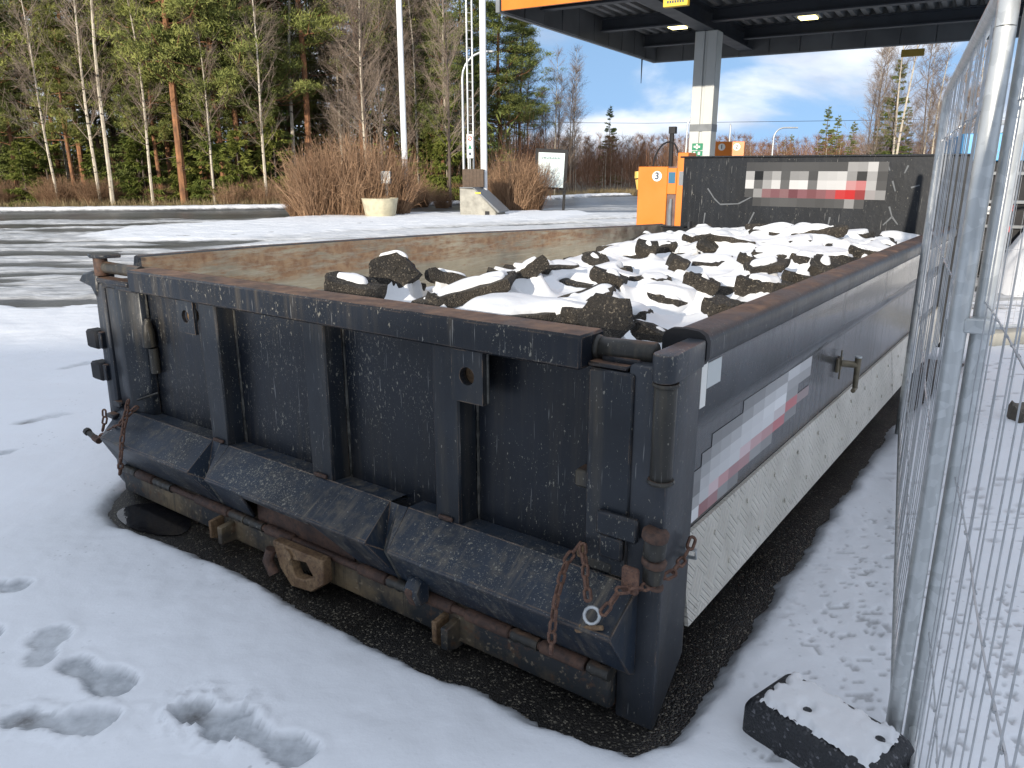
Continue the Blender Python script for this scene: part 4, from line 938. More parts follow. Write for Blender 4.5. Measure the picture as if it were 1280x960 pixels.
def blur(A, s_):
    k = int(3 * s_); ker = np.exp(-0.5 * (np.arange(-k, k + 1) / s_) ** 2); ker /= ker.sum()
    B = np.pad(A, k, mode='edge'); B = np.apply_along_axis(lambda v: np.convolve(v, ker, 'valid'), 0, B); return np.apply_along_axis(lambda v: np.convolve(v, ker, 'valid'), 1, B)
Hs = np.maximum(Hh, blur(Hh, 16) - 0.07)
S = 0.45 * blur(Hs, 3) + 0.55 * blur(Hs, 11) + 0.062 + (fbm(X * 3, Y * 3, 3, 8) - .5) * 0.045
hole = fbm(X * 2.3 + 7, Y * 2.3, 3, 77); S -= sstep(0.62, 0.74, hole) * 0.05; S += (fbm(X * 4.2 + 3, Y * 4.2, 2, 78) - .5) * 0.05
gy, gx = np.gradient(blur(Hh, 1.2), step); slope = np.hypot(gx, gy)
def erode(A, k):
    B = A.copy()
    for _ in range(k):
        C_ = np.pad(B, 1, mode='edge'); B = np.minimum.reduce([B, C_[:-2, 1:-1], C_[2:, 1:-1], C_[1:-1, :-2], C_[1:-1, 2:]])
    return B
drop = Hh - erode(Hh, 5)
side_ = ((slope > 1.1) & (drop > 0.032)).astype(float) * (fbm(X * 3.1, Y * 3.1, 3, 99) > 0.52)
mw_ = sstep(0.10, 0.34, blur(side_, 1.9) + (fbm(X * 26, Y * 26, 2, 98) - .5) * 0.10)
capm = ((Hh > S - 0.006) & (slope < 1.9)).astype(float)
capw = sstep(0.50, 0.80, blur(capm, 2.1) + (fbm(X * 22, Y * 22, 2, 97) - .5) * 0.14)
capz = blur(np.where(capm > .5, Hh, np.maximum(S, Hh)), 2.0) + 0.020 + 0.008 * fbm(X * 9, Y * 9, 2, 12)
F = S + (np.maximum(capz, S) - S) * capw
Sd = F * (1 - mw_) + (erode(Hh, 6) - 0.035) * mw_
Sd = blur(Sd, 0.7)
cell_bare = np.zeros((Sd.shape[0] - 1, Sd.shape[1] - 1), bool)
me = grid_mesh("load_snow", X, Y, Sd, None, ~cell_bare); me.materials.append(M['loadsnow'])
ob2 = link("load_snow", me); ob2.location = O; ob2.rotation_euler = (0, 0, -ALPHA)
tag(ob2, "fresh white snow draped over the broken asphalt load", "snow", kind="stuff")

# ------------------------------------------------------------------ temporary fence
P1 = Vector((1.056, 1.785, 0)); P2 = Vector((2.372, 4.444, 0)); FD = (P2 - P1).normalized(); FN = Vector((FD.y, -FD.x, 0))
FH = 1.99
def fence_panel(a, b, label, nw, rows=(0.10, 0.42, 0.86, 1.30, 1.74), rw=0.0017, post=0.0215):
    ln = (b - a).length; d_ = (b - a).normalized(); root = empty("mesh_fence_panel", a, math.atan2(d_.y, d_.x))
    tag(root, label, "fence panel", "temporary mesh fence panels")
    for x in (0.0, ln):
        g = MB(); g.tube([(x, 0, 0.03), (x, 0, FH - 0.10)], post, 14); g.build("post", M['galv'], root, smooth=50)
    pts = [(0, 0, FH - .10)] + [(0.10 - 0.10 * math.cos(t), 0, FH - .10 + .10 * math.sin(t)) for t in [R(15 * k) for k in range(1, 7)]]
    pts += [(ln - p[0], 0, p[2]) for p in pts[::-1]]
    g = MB(); g.tube(pts, post, 12); g.build("top_tube", M['galv'], root, smooth=50)
    g = MB(); g.tube([(0.02, 0, 0.12), (ln - .02, 0, 0.12)], 0.012, 8); g.build("bottom_tube", M['galv'], root, smooth=50)
    vm = MB(); vm.tube([(0, 0, 0.08), (0, 0, FH - 0.02)], rw, 5, cap=False); v0 = vm.build("wire", M['wire'], root, smooth=60)
    for k in range(1, nw):
        o = v0 if k == 1 else v0.copy()
        if k > 1: sc.collection.objects.link(o); o.parent = root
        o.location = (ln * k / nw + rnd.uniform(-.003, .003), rnd.uniform(-.003, .003), 0); o.rotation_euler = (rnd.uniform(-.004, .004), rnd.uniform(-.005, .005), 0)
    for z in rows:
        g = MB(); g.tube([(x, 0.004 * math.sin(x * 9), z + 0.004 * math.sin(x * 17)) for x in [ln * k / 14 for k in range(15)]], rw * 1.25, 5)
        for k in range(1, nw): g.tube([(ln * k / nw - .006, 0, z), (ln * k / nw + .006, 0, z)], rw * 2.0, 5)
        g.build("cross_wire", M['wire'], root, smooth=60)
    return root
f1 = fence_panel(P1, P2, "mesh fence panel from the big near post to the far post by the tipper body", 34)
Q = P1 + FN * 0.050 + FD * 0.022
f2 = fence_panel(Q - FD * 2.97, Q, "mesh fence panel at the right edge, with its post close behind the near post", 34)
A3 = Vector((4.28, 7.2, 0)); B3 = Vector((7.1, 7.9, 0))
f3 = fence_panel(A3, B3, "distant fence panel with a rounded corner, seen through the near mesh", 28)
cl = empty("fence_clamp", P1 + FN * 0.03 + Vector((0, 0, 1.245)), math.atan2(FD.y, FD.x)); tag(cl, "steel clamp holding two fence posts together below eye level", "clamp")
g = MB(); g.box(-.02, .02, -.045, .02, -.018, .018); g.build("clamp_plate", M['galv'], cl, bevel=0.004)
g = MB(); g.tube([(0.0, -.06, 0), (0, .03, 0)], 0.006, 8); g.build("clamp_bolt", M['galv'], cl, smooth=40)
# feet
def foot(loc, rz, label, mat, sx=.2, sy=.36, h=.12, snow=True):
    root = empty("ballast_block", loc, rz); tag(root, label, "ballast block", "blocks holding the fence posts")
    g = MB(); g.prism([(-sy, 0), (sy, 0), (sy, h * .8), (sy - .025, h), (-sy + .025, h), (-sy, h * .8)], -sx / 2, sx / 2); g.build("block", mat, root, bevel=0.02, seg=3)
    if snow:
        nx, ny = 22, 50; xs = np.linspace(-sx / 2 + .012, sx / 2 - .012, nx); ys = np.linspace(-sy + .035, sy - .035, ny); X, Y = np.meshgrid(xs, ys)
        e = np.minimum(np.minimum(X + sx / 2 - .012, sx / 2 - .012 - X), np.minimum(Y + sy - .035, sy - .035 - Y)) + (fbm(X * 40, Y * 40, 4, 9) - .5) * 0.05
        Zs = h - .006 + sstep(-.002, .018, e) * .02 + (fbm(X * 30, Y * 30, 3, 4) - .5) * .008
        for hx, hy in ((0.0, -.20), (0.03, -.13), (-.02, .05)): Zs -= 0.03 * np.exp(-(((X - hx) / .016) ** 2 + ((Y - hy) / .016) ** 2))
        me = grid_mesh("snow_cap", X, Y, Zs); me.materials.append(M['loadsnow']); link("snow_cap", me, root)
    return root
ff = foot(Vector((0.885, 1.845, 0.02)), R(-62), "black rubber foot capped with snow under the near fence post", M["rubber"], sx=.21, sy=.20, h=.16)
ff.location = (0.862, 1.765, 0.0); ff.rotation_euler.z = R(37.7)
foot(Vector((4.08, 7.35, 0.02)), R(60), "black foot block beside the far corner of the tipper body", M['rubber'], sx=.26, sy=.3, h=.16, snow=False)
foot(Vector((4.55, 6.9, 0.02)), R(-75), "grey concrete foot block standing clear in the snow behind the fence", M['concrete'], sx=.2, sy=.26, h=.15, snow=False)
st = chunk_mesh(77, .1, .09, .12); st.materials.clear(); st.materials.append(M['stone']); o = link("stone", st); o.location = gp(1276, 520, 0.07); o.rotation_euler = (0.2, 0.1, 0)
tag(o, "brown rounded stone in the snow at the right edge", "stone")

# ------------------------------------------------------------------ filling station
# canopy
CA = Vector((-0.157, 14.969, 0)); CD = Vector((0.506, 0.863, 0)).normalized(); CE = Vector((CD.y, -CD.x, 0)); HC = 4.293
can = empty("station_canopy", CA, math.atan2(CE.y, CE.x)); tag(can, "large flat filling station canopy with grey underside and orange front edge", "canopy")
# local: x along the front (CE), y away (CD)
LX, LY = 13.0, 7.80
g = MB(); g.box(0, LX, -0.06, 0.0, HC, HC + 0.95); g.build("front_fascia", M['orange'], can)
g = MB(); g.box(-0.0, LX, 0.003, 0.05, HC + .03, HC + 0.95); g.build("fascia_frame", M['fasciain'], can)
def fascia_panels(axis, at, ln, sgn):
    nP = int(ln / 0.72)
    for i in range(nP):
        a, b = ln * i / nP, ln * (i + 1) / nP; jit = rnd.uniform(-.006, .006)
        g = MB()
        if axis == 'y': g.box(at - .03 + jit, at + jit, a + .02, b - .012, HC, HC + 0.75)
        else: g.box(a + .012, b - .012, at + jit, at + .03 + jit, HC, HC + 0.55)
        g.build("fascia_panel", M['fasciain'], can)
fascia_panels('y', 0.0, LY, 1); fascia_panels('x', LY, LX, 1)
g = MB(); g.box(-.12, -.04, -.06, LY + .12, HC - .02, HC + .95); g.box(-.04, LX, LY + .035, LY + .12, HC - .02, HC + .95); g.build("outer_fascia", M['steelgrey'], can)
# deck of corrugations running away from the front
g = MB(); k = 0; xx = 0.06; w0 = 0.09; zt = HC + 0.62; zb = HC + 0.50; V0 = []
pts = []
while xx < LX - .1:
    pts += [(xx, zt), (xx + .05, zb), (xx + .15, zb), (xx + .20, zt)]; xx += 0.25
vs_ = [(x, 0.05, z) for x, z in pts] + [(x, LY - .03, z) for x, z in pts]; n = len(pts)
g.add(vs_, [(i, i + 1, n + i + 1, n + i) for i in range(n - 1)]); g.build("roof_deck", M['deck'], can)
g = MB(); g.box(-.02, LX, 0.0, LY, HC + .64, HC + .9); g.build("roof_fill", M['canopydark'], can)
colx = 2.35; coly = 4.63
def beam(x0, x1, y0, y1, z0, z1, nm="beam"):
    g = MB(); f_ = .03
    if x1 - x0 < y1 - y0:
        xm = (x0 + x1) / 2; g.box(x0, x1, y0, y1, z0, z0 + f_); g.box(x0, x1, y0, y1, z1 - f_, z1); g.box(xm - .02, xm + .02, y0, y1, z0 + f_, z1 - f_)
    else:
        ym = (y0 + y1) / 2; g.box(x0, x1, y0, y1, z0, z0 + f_); g.box(x0, x1, y0, y1, z1 - f_, z1); g.box(x0, x1, ym - .02, ym + .02, z0 + f_, z1 - f_)
    return g.build(nm, M['canopydark'], can)
beam(colx - .17, colx + .17, .06, LY - .04, HC + .10, HC + .48)
beam(colx + 7.0 - .17, colx + 7.0 + .17, .06, LY - .04, HC + .10, HC + .48)
for y in (1.4, 4.2, 6.8):
    beam(.05, colx - .18, y - .1, y + .1, HC + .22, HC + .49); beam(colx + .18, LX - .1, y - .1, y + .1, HC + .22, HC + .49)
for (x, y) in ((1.48, 5.09), (4.2, 5.37), (6.8, 2.6)):
    g = MB(); g.box(x - .25, x + .25, y - .25, y + .25, HC + .34, HC + .48); lf = g.build("ceiling_light", M['steelgrey'], can, bevel=0.01)
    g = MB(); g.box(x - .17, x + .17, y - .17, y + .17, HC + .31, HC + .345); g.build("diffuser", M['lamp'], lf)
# placed so that the lit squares sit where the photo has them
g = MB(); g.tube([(-0.08, 7.0, HC), (-0.08, 7.0, HC - .6)], [.02, .008], 6); g.build("drain_pipe", M['canopydark'], can)
def cansign(px, py, pw, ph, Y, mat, words):
    c = gd(px, py, Y); s_ = Y / 995; e = empty("canopy_sign", c, math.atan2(CE.y, CE.x)); tag(e, words, "sign", "yellow signs under the canopy edge")
    g = MB(); g.box(-pw * s_ / 2, pw * s_ / 2, -.05, .05, -ph * s_ / 2, ph * s_ / 2); g.build("sign_board", mat, e, bevel=.005); return e
e = cansign(846, -8, 30, 28, 13.0, M['yellow'], "bright yellow sign hanging under the front edge of the canopy")
g = MB(); 
for k in range(7): g.box(-.13 + k * .04, -.105 + k * .04, -.056, -.051, -.135, -.10)
g.build("lettering", M['ink'], e)
cansign(1141, 66, 25, 8, 18.6, M['ochre'], "ochre height sign under the far edge of the canopy")
# column
cb_ = CA + CE * colx + CD * coly
col = empty("canopy_column", (cb_.x, cb_.y, 0), math.atan2(CE.y, CE.x)); tag(col, "pale grey steel column carrying the filling station canopy", "column")
g = MB(); g.box(-.24, -.03, -.2, .2, 0, HC + .10); g.box(.03, .24, -.2, .2, 0, HC + .10); g.box(-.03, .03, -.17, .17, 0, HC + .10); g.build("cladding", M['column'], col, bevel=0.008)
g = MB(); g.box(-.246, .246, -.206, .206, 2.37, 2.52); g.build("band", M['steelgrey'], col)
g = MB(); g.box(-.16, .08, -.212, -.203, 1.98, 2.12); g.build("exit_sign", M['green'], col)
g = MB(); g.box(-.16, .08, -.212, -.203, 1.86, 1.96); g.build("exit_sign", M['green'], col)
g = MB(); g.box(-.07, -.03, -.2155, -.2125, 2.0, 2.1); g.box(-.12, .02, -.2155, -.2125, 2.03, 2.07); g.box(-.12, -.08, -.2155, -.2125, 1.88, 1.94); g.box(-.02, .03, -.2155, -.2125, 1.88, 1.94); g.build("pictogram", M['white'], col)

def text(s_, size, parent, loc, mat, rx=R(90), nm="number"):
    cu = bpy.data.curves.new(nm, 'FONT'); cu.body = s_; cu.size = size; cu.align_x = 'CENTER'; cu.align_y = 'CENTER'; cu.extrude = 0.001; cu.offset = size * 0.03
    t_ = bpy.data.objects.new(nm, cu); sc.collection.objects.link(t_); bpy.context.view_layer.update()
    me = bpy.data.meshes.new_from_object(t_.evaluated_get(bpy.context.evaluated_depsgraph_get())); bpy.data.objects.remove(t_); me.name = nm; me.materials.clear(); me.materials.append(mat)
    o = link(nm, me, parent); o.location = loc; o.rotation_euler = (rx, 0, 0); return o
def disc(parent, x, z, y, r):
    g = MB(); g.tube([(x, y, z), (x, y - .01, z)], r, 20); return g.build("number_disc", M['white'], parent)
# near pump "3"
pp = gd(826, 230, 12.2); pump = empty("fuel_pump", (pp.x, pp.y, 0), R(-28)); tag(pump, "orange fuel pump marked 3 with a black hose mast", "fuel pump", "orange fuel pumps")
g = MB(); g.box(-.30, .16, -.2, .25, 0, 1.62); g.build("cabinet", M['orange'], pump, bevel=0.008)
g = MB(); g.box(.162, .30, -.17, .22, 0, 1.62); g.build("nozzle_bay", simple("pump_dark", (.12, .07, .06), .4, var=.3), pump)
g = MB(); g.box(.162, .30, -.20, -.171, 1.22, 1.60); g.box(.162, .30, -.2, -.171, 0.0, .6); g.build("bay_cover", M['orange'], pump, bevel=.004)
g = MB(); g.box(.18, .28, -.21, -.20, 1.38, 1.54); g.build("display", M['bluesq'], pump)
g = MB(); g.tube([(.23, -.19, 1.15), (.22, -.2, .95), (.23, -.19, .7)], [.02, .035, .03], 8); g.build("nozzle", M['steelgrey'], pump, smooth=40)
g = MB(); g.box(.302, .46, -.2, .25, 0, 1.82); g.build("side_pillar", M['orange'], pump, bevel=.008)
g = MB(); g.box(.34, .42, -.208, -.2, 1.35, 1.55); g.build("card_reader", M['steelgrey'], pump)
disc(pump, 0.0, 1.48, -.2, .075); text("3", .14, pump, (0, -.213, 1.48), M['ink'])
g = MB(); g.tube([(.12, .05, 1.6), (.12, .05, 2.15)], .035, 8); g.box(.08, .18, .0, .1, 2.1, 2.2); g.build("hose_mast", M['black'], pump)
g = MB()
for s_ in (-1, 1):
    g.tube([(.12 + s_ * (.02 + .24 * math.sin(t)) * (1 if s_ < 0 else .6), .0, 1.98 - .42 * (1 - math.cos(t))) for t in [k * math.pi / 2 / 8 for k in range(9)]], .014, 6)
g.build("hose", M['black'], pump, smooth=50)
g = MB(); g.tube([(-.34, -.1, 1.55), (-.33, -.1, 1.45)], [.05, .06], 10); g.tube([(-.34, -.1, 1.43), (-.32, -.1, 1.28)], [.04, .03], 8); g.build("glove_holder", simple("holder_yellow", (.7, .45, .1), .5), pump, smooth=40)
# far pump "1 2"
pp = gd(912, 190, 20.0); p2 = empty("fuel_pump", (pp.x, pp.y, 0), R(-20)); tag(p2, "farther orange fuel pump marked 1 and 2", "fuel pump", "orange fuel pumps")
g = MB(); g.box(-.36, .36, -.2, .25, 0, 2.23); g.build("cabinet", M['orange'], p2, bevel=.008)
disc(p2, -.18, 2.10, -.2, .085); disc(p2, .18, 2.10, -.2, .085); text("1", .13, p2, (-.18, -.213, 2.10), M['ink']); text("2", .13, p2, (.18, -.213, 2.10), M['ink'])

# ------------------------------------------------------------------ roadside furniture
def pole(px, py, Y, h, r0, r1, label, name, cat, mat, group=None, lowmat=None):
    b = gd(px, py, Y); root = empty(name, (b.x, Y, 0)); tag(root, label, cat, group)
    g = MB(); g.tube([(0, 0, 0 if not lowmat else 1.9), (0, 0, h)], [r0, r1], 14); g.build("shaft", mat, root, smooth=50)
    if lowmat: g = MB(); g.tube([(0, 0, 0), (0, 0, 1.9)], [r0 * 1.05, r0], 14); g.build("lower_shaft", lowmat, root, smooth=50)
    return root
speck = bark("reflection_speckle", (0.34, 0.25, 0.2), (0.6, 0.55, 0.5), (9, 9, 9))  # mottled reflections on the lower flagpole shaft, put into its colour
pole(508, 260, 27.5, 13, .10, .085, "white flagpole with a speckled foot standing by the brown bush", "flagpole", "flagpole", M['whitepaint'], "white flagpoles", speck)
pole(605, 212, 27.0, 13, .115, .10, "white flagpole rising behind the brown board box", "flagpole", "flagpole", M['whitepaint'], "white flagpoles")
# street lamp with curved arm
def lamp(px, Y, h, arm, label, r=.05, head=.35):
    b = gd(px, 230, Y); root = empty("street_lamp", (b.x, Y, 0)); tag(root, label, "street lamp", "street lamps along the road")
    sg = 1 if arm > 0 else -1; rr = min(abs(arm), h * .16)
    pts = [(0, 0, 0), (0, 0, h * .5), (0, 0, h - rr)] + [(sg * rr * (1 - math.cos(t)), 0, h - rr + rr * math.sin(t)) for t in [R(15 * k) for k in range(1, 7)]] + [(arm, 0, h)]
    g = MB(); g.tube(pts, [r] * 2 + [r * .8] * (len(pts) - 2), 8); g.build("mast", M['galv'], root, smooth=50)
    g = MB(); g.prism([(-.1, -.02), (.1, -.02), (.08, .08), (-.06, .08)], arm, arm + sg * head * 1.6, 'x'); g.build("lamp_head", M['whitepaint'], root, bevel=.03)
    return root
lamp(580, 29.5, 5.6, 1.15, "curved grey street lamp beside the lattice mast", .05, .32)
lamp(855, 46, 4.6, .9, "slim street lamp whose arm ends behind the column", .06); lamp(908, 44, 3.9, -.05, "short street lamp with a small head right of the column", .05, .25); lamp(962, 52, 4.1, 1.5, "distant street lamp with a long arm left of the spruces", .06)
# lattice mast of two tubes
b = gd(589, 220, 28.0); ms = empty("lattice_mast", (b.x, 28.0, 0)); tag(ms, "twin grey tubes with rungs beside the white flagpole", "mast")
for x in (-.09, .09):
    g = MB(); g.tube([(x, 0, 0), (x, 0, 7.0)], .032, 8); g.build("tube", M['galv'], ms, smooth=50); g = MB(); g.box(x - .08, x + .08, -.06, .06, 7.0, 7.06); g.build("tube_cap", M['galv'], ms)
for k in range(18):
    g = MB(); g.tube([(-.09, 0, 2.0 + k * .27), (.09, 0, 2.0 + k * .27)], .009, 5); g.build("rung", M['galv'], ms)
b = gd(588, 220, 27.7); sg = empty("road_sign", (b.x, 27.7, 0)); tag(sg, "narrow white notice with red and green symbols on a thin post", "sign")
g = MB(); g.tube([(0, .02, 0), (0, .02, 2.7)], .025, 8); g.build("post", M['galv'], sg)
g = MB(); g.box(-.11, .11, -.012, .0, 1.93, 2.72); g.build("sign_board", M['white'], sg)
g = MB(); pts = [(.065 * math.cos(t), -.015, 2.58 + .075 * math.sin(t)) for t in [R(20 * k) for k in range(19)]]; g.tube(pts, .012, 6); g.tube([(-.045, -.016, 2.53), (.045, -.016, 2.63)], .01, 5); g.build("red_symbol", M['red'], sg)
g = MB(); g.add([(-.07, -.014, 2.23), (.07, -.014, 2.23), (0, -.014, 2.40)], [(0, 1, 2)]); g.build("green_symbol", M['green'], sg)
g = MB(); g.box(-.04, .04, -.015, -.013, 2.02, 2.12); g.build("black_symbol", M['ink'], sg)
# utility wedge with board box
b = gp(606, 268); wd = empty("utility_hatch", (b.x, 26.6, 0), R(-18)); tag(wd, "concrete wedge with a sloping grey steel lid at the roadside", "utility hatch")
g = MB(); g.prism([(-.65, 0), (.62, 0), (.62, .22), (-.1, .92), (-.65, .95)], -.5, .5, 'y'); g.build("concrete_base", M['concrete'], wd, bevel=.02)
g = MB(); g.prism([(-.16, .945), (-.13, .985), (.76, .22), (.72, .17)], -.54, .54, 'y'); g.build("steel_lid", M['lidgrey'], wd, bevel=.004)
g = MB(); g.box(-.08, .12, -.56, -.545, .78, .83) ; g.build("yellow_tag", M['yellow'], wd)
g = MB(); g.box(-.64, -.17, -.52, .52, .952, .985); g.build("top_plate", M['lidgrey'], wd)
g = MB(); g.box(.25, .4, -.52, -.505, .05, .22); g.build("hatch_latch", M['black'], wd)
bx = empty("board_box", (b.x - .32, 26.9, 0.985), R(-6)); tag(bx, "brown vertical board box standing on the concrete wedge", "box")
for k in range(6):
    g = MB(); g.box(-.36 + k * .12, -.245 + k * .12, -.18 + rnd.uniform(-.006, .006), -.15, 0, .58); g.build("board", M['brownwood'], bx)
g = MB(); g.box(-.36, .36, -.149, .18, 0, .57); g.build("box_body", M['brownwood'], bx)
# planter
b = gp(476, 273.5); pt = empty("planter", (b.x, b.y, 0)); tag(pt, "round pale concrete planter full of dead stems", "planter")
g = MB(); k = 20; prof = [(.40, 0), (.50, .15), (.56, .5), (.60, .66), (.53, .66), (.50, .58)]
vs_ = [(r_ * math.cos(2 * math.pi * i / k), r_ * math.sin(2 * math.pi * i / k), z) for r_, z in prof for i in range(k)]
g.add(vs_, [(j * k + i, j * k + (i + 1) % k, (j + 1) * k + (i + 1) % k, (j + 1) * k + i) for j in range(len(prof) - 1) for i in range(k)] + [tuple(5 * k + i for i in range(k))]); g.build("bowl", M['planter'], pt, smooth=45)
tri = []
for k in range(260):
    a = rnd.uniform(0, 6.28); q = rnd.uniform(0, .5); p = Vector((q * math.cos(a), q * math.sin(a), .55)); t = p + Vector((rnd.gauss(0, .1), rnd.gauss(0, .1), rnd.uniform(.08, .28))); s_ = Vector((rnd.uniform(-1, 1), rnd.uniform(-1, 1), 0)) * .008
    tri.append([p - s_, p + s_, t])
link("dead_stems", tri_mesh("dead_stems", [[tuple(v) for v in t_] for t_ in tri], [M['shrub']]), pt)
# box on a post
b = gp(485, 272); mbx = empty("meter_box", (b.x, b.y, 0)); tag(mbx, "grey box on a short steel post in front of the planter", "box on post")
g = MB(); g.tube([(0, 0, 0.05), (0, 0, 1.12)], .055, 10); g.build("post", M['galv'], mbx, smooth=50)
g = MB(); g.box(-.17, .15, -.10, .1, 1.1, 1.5); g.build("box", M['galv'], mbx, bevel=.012); g = MB(); g.box(-.13, .13, -.12, .12, 0, .06); g.build("foot_plate", M['black'], mbx)
# notice board
b = gp(686, 263.5); nb = empty("notice_board", (b.x, b.y, 0), R(-8)); tag(nb, "black framed notice board with a pale poster at the roadside", "notice board"); nb.rotation_euler = (0, R(2.5), R(-8))
for x in (-.56, .56):
    g = MB(); g.box(x - .05, x + .05, -.03, .05, 0, 2.2); g.build("post", M['black'], nb, bevel=.01)
g = MB(); g.box(-.63, .63, -.06, -.035, .82, 2.30); g.build("frame", M['black'], nb, bevel=.02)
g = MB(); g.box(-.50, .50, -.07, -.061, .89, 2.16); g.build("poster", M['board'], nb)
g = MB()
for k in range(12): g.box(-.36 + k * .06, -.36 + k * .06 + .042, -.074, -.071, 1.93, 1.93 + (0.075 if k % 3 else .05))
g.build("heading", simple("heading_ink", (.12, .22, .22), .5), nb)
g = MB()
for r_ in range(5): g.box(-.38, -.38 + rnd.uniform(.2, .32), -.074, -.071, 1.65 - r_ * .13, 1.67 - r_ * .13)
g.build("small_print", simple("print_ink", (.4, .42, .45), .5), nb)

shop = empty("station_shop", (-8, -12, 0), R(0)); tag(shop, "long low unseen station building behind the viewer, shading the yard", "shop building")  # unseen building inferred from the yard's shade, sized to cast it
g = MB(); g.box(-17, 17, -9, 0, 0, 4.35); g.build("wall", M['column'], shop); g = MB(); g.box(-17.2, 17.2, -9.2, 0.2, 4.352, 4.62); g.build("roof", M['steelgrey'], shop)
for k in range(9):
    g = MB(); g.box(-15.4 + k * 3.4, -12.9 + k * 3.4, .005, .06, .5, 2.9); wf = g.build("window", M['canopydark'], shop); g = MB(); g.box(-15.3 + k * 3.4, -13.0 + k * 3.4, .062, .07, .6, 2.8); g.build("pane", M['bluesq'], wf)
# ------------------------------------------------------------------ right background: trailer, snow bank
tr = empty("trailer", gd(1235, 240, 11.5)); tr.location.z = 0; tr.rotation_euler = (0, 0, R(-25)); tag(tr, "dark trailer with a bright blue top edge behind the fence", "trailer")
g = MB(); g.box(-.42, 3.6, 0, 5, 1.70, 2.08); g.build("blue_top", M['blue'], tr, bevel=.01)
g = MB(); g.box(-.38, 3.5, .1, 5, .45, 1.69); g.build("trailer_body", M['black'], tr)
for z in (1.5, 1.1, .75): 
    g = MB(); g.box(-.40, 3.5, .02, .08, z, z + .05); g.build("cross_rail", M['steelgrey'], tr, bevel=.006)
for x, z in ((.28, 1.0), (.28, .7)):
    g = MB(); g.box(x - .09, x + .09, 0, .03, z, z + .08); g.build("tail_light", M['red'], tr)
g = MB(); g.box(-.2, .12, -.01, .02, .95, 1.06); g.build("number_plate", M['white'], tr)
for x in (-.15, 1.9):
    g = MB(); g.tube([(x, .5, .45), (x + .3, .5, .45)], .45, 20); g.build("wheel", M['rubber'], tr, bevel=.03)
b = gd(1160, 189, 11); rb = empty("roof_box", (b.x + .1, 11, 0), R(-25)); tag(rb, "low black flat box showing just above the headboard corner", "box")
g = MB(); g.box(-.25, .2, -.2, .4, 0, 1.66); g.box(-.3, .26, -.25, .45, 1.68, 1.74); g.build("box_shell", M['black'], rb)
xs = np.linspace(-1, 1, 70); X, Y = np.meshgrid(xs, xs); rr = np.sqrt(X ** 2 + Y ** 2)
Zs = 1.55 * np.clip(1 - rr ** 2.6, 0, 1) ** .6 * (0.8 + .4 * fbm(X * 3 + 5, Y * 3, 4, 3)) + (fbm(X * 12, Y * 12, 3, 6) - .5) * .08 - .05
me = grid_mesh("snow_bank", X * 2.3, Y * 1.5, Zs); me.materials.append(M['loadsnow']); o = link("snow_bank", me); o.location = (gd(1505, 300, 9.6).x, 9.8, 0); tag(o, "heaped bank of ploughed white snow at the right edge", "snow bank")

# ------------------------------------------------------------------ vegetation
def nrm(a): return a / (np.linalg.norm(a, axis=-1, keepdims=True) + 1e-9)
def blades(base, dirs, ln, wd, rng):
    """triangular blades: base (n,3), dirs (n,3)"""
    n = len(base); s_ = nrm(np.cross(dirs, rng.normal(size=(n, 3)))) * (wd * rng.uniform(.6, 1.3, (n, 1)))
    tip = base + dirs * (ln * rng.uniform(.6, 1.3, (n, 1)))
    return np.stack([base - s_, base + s_, tip], 1)
def limb_tris(p0, p1, r0, r1, k=4):
    """thin k-sided prisms between p0,p1: arrays (n,3)"""
    n = len(p0); t = nrm(p1 - p0); a = nrm(np.cross(t, np.array([0.31, .17, .93]))); b = np.cross(t, a); out = []
    for i in range(k):
        c0, s0 = math.cos(2 * math.pi * i / k), math.sin(2 * math.pi * i / k); c1, s1 = math.cos(2 * math.pi * (i + 1) / k), math.sin(2 * math.pi * (i + 1) / k)
        A = p0 + (a * c0 + b * s0) * r0; B = p0 + (a * c1 + b * s1) * r0; C = p1 + (a * c1 + b * s1) * r1; D = p1 + (a * c0 + b * s0) * r1
        out += [np.stack([A, B, C], 1), np.stack([A, C, D], 1)]
    return np.concatenate(out)
def trunk_pts(h, rng, wob=.15, n=10, lean=0.0):
    z = np.linspace(0, h, n); ph = rng.uniform(0, 6, 2)
    x = wob * np.sin(z * .5 + ph[0]) * (z / h) + lean * z; y = wob * np.cos(z * .4 + ph[1]) * (z / h)
    P = np.stack([x - x[0], y - y[0], z], 1); return P
def at_h(P, z): return np.array([np.interp(z, P[:, 2], P[:, i]) for i in range(3)]).T
def trunk_tris(P, r0, r1, k=8):
    n = len(P) - 1; rs = r0 + (r1 - r0) * (np.arange(n + 1) / n); out = []
    for i in range(n): out.append(limb_tris(P[i:i + 1], P[i + 1:i + 2], rs[i], rs[i + 1], k))
    return np.concatenate(out)
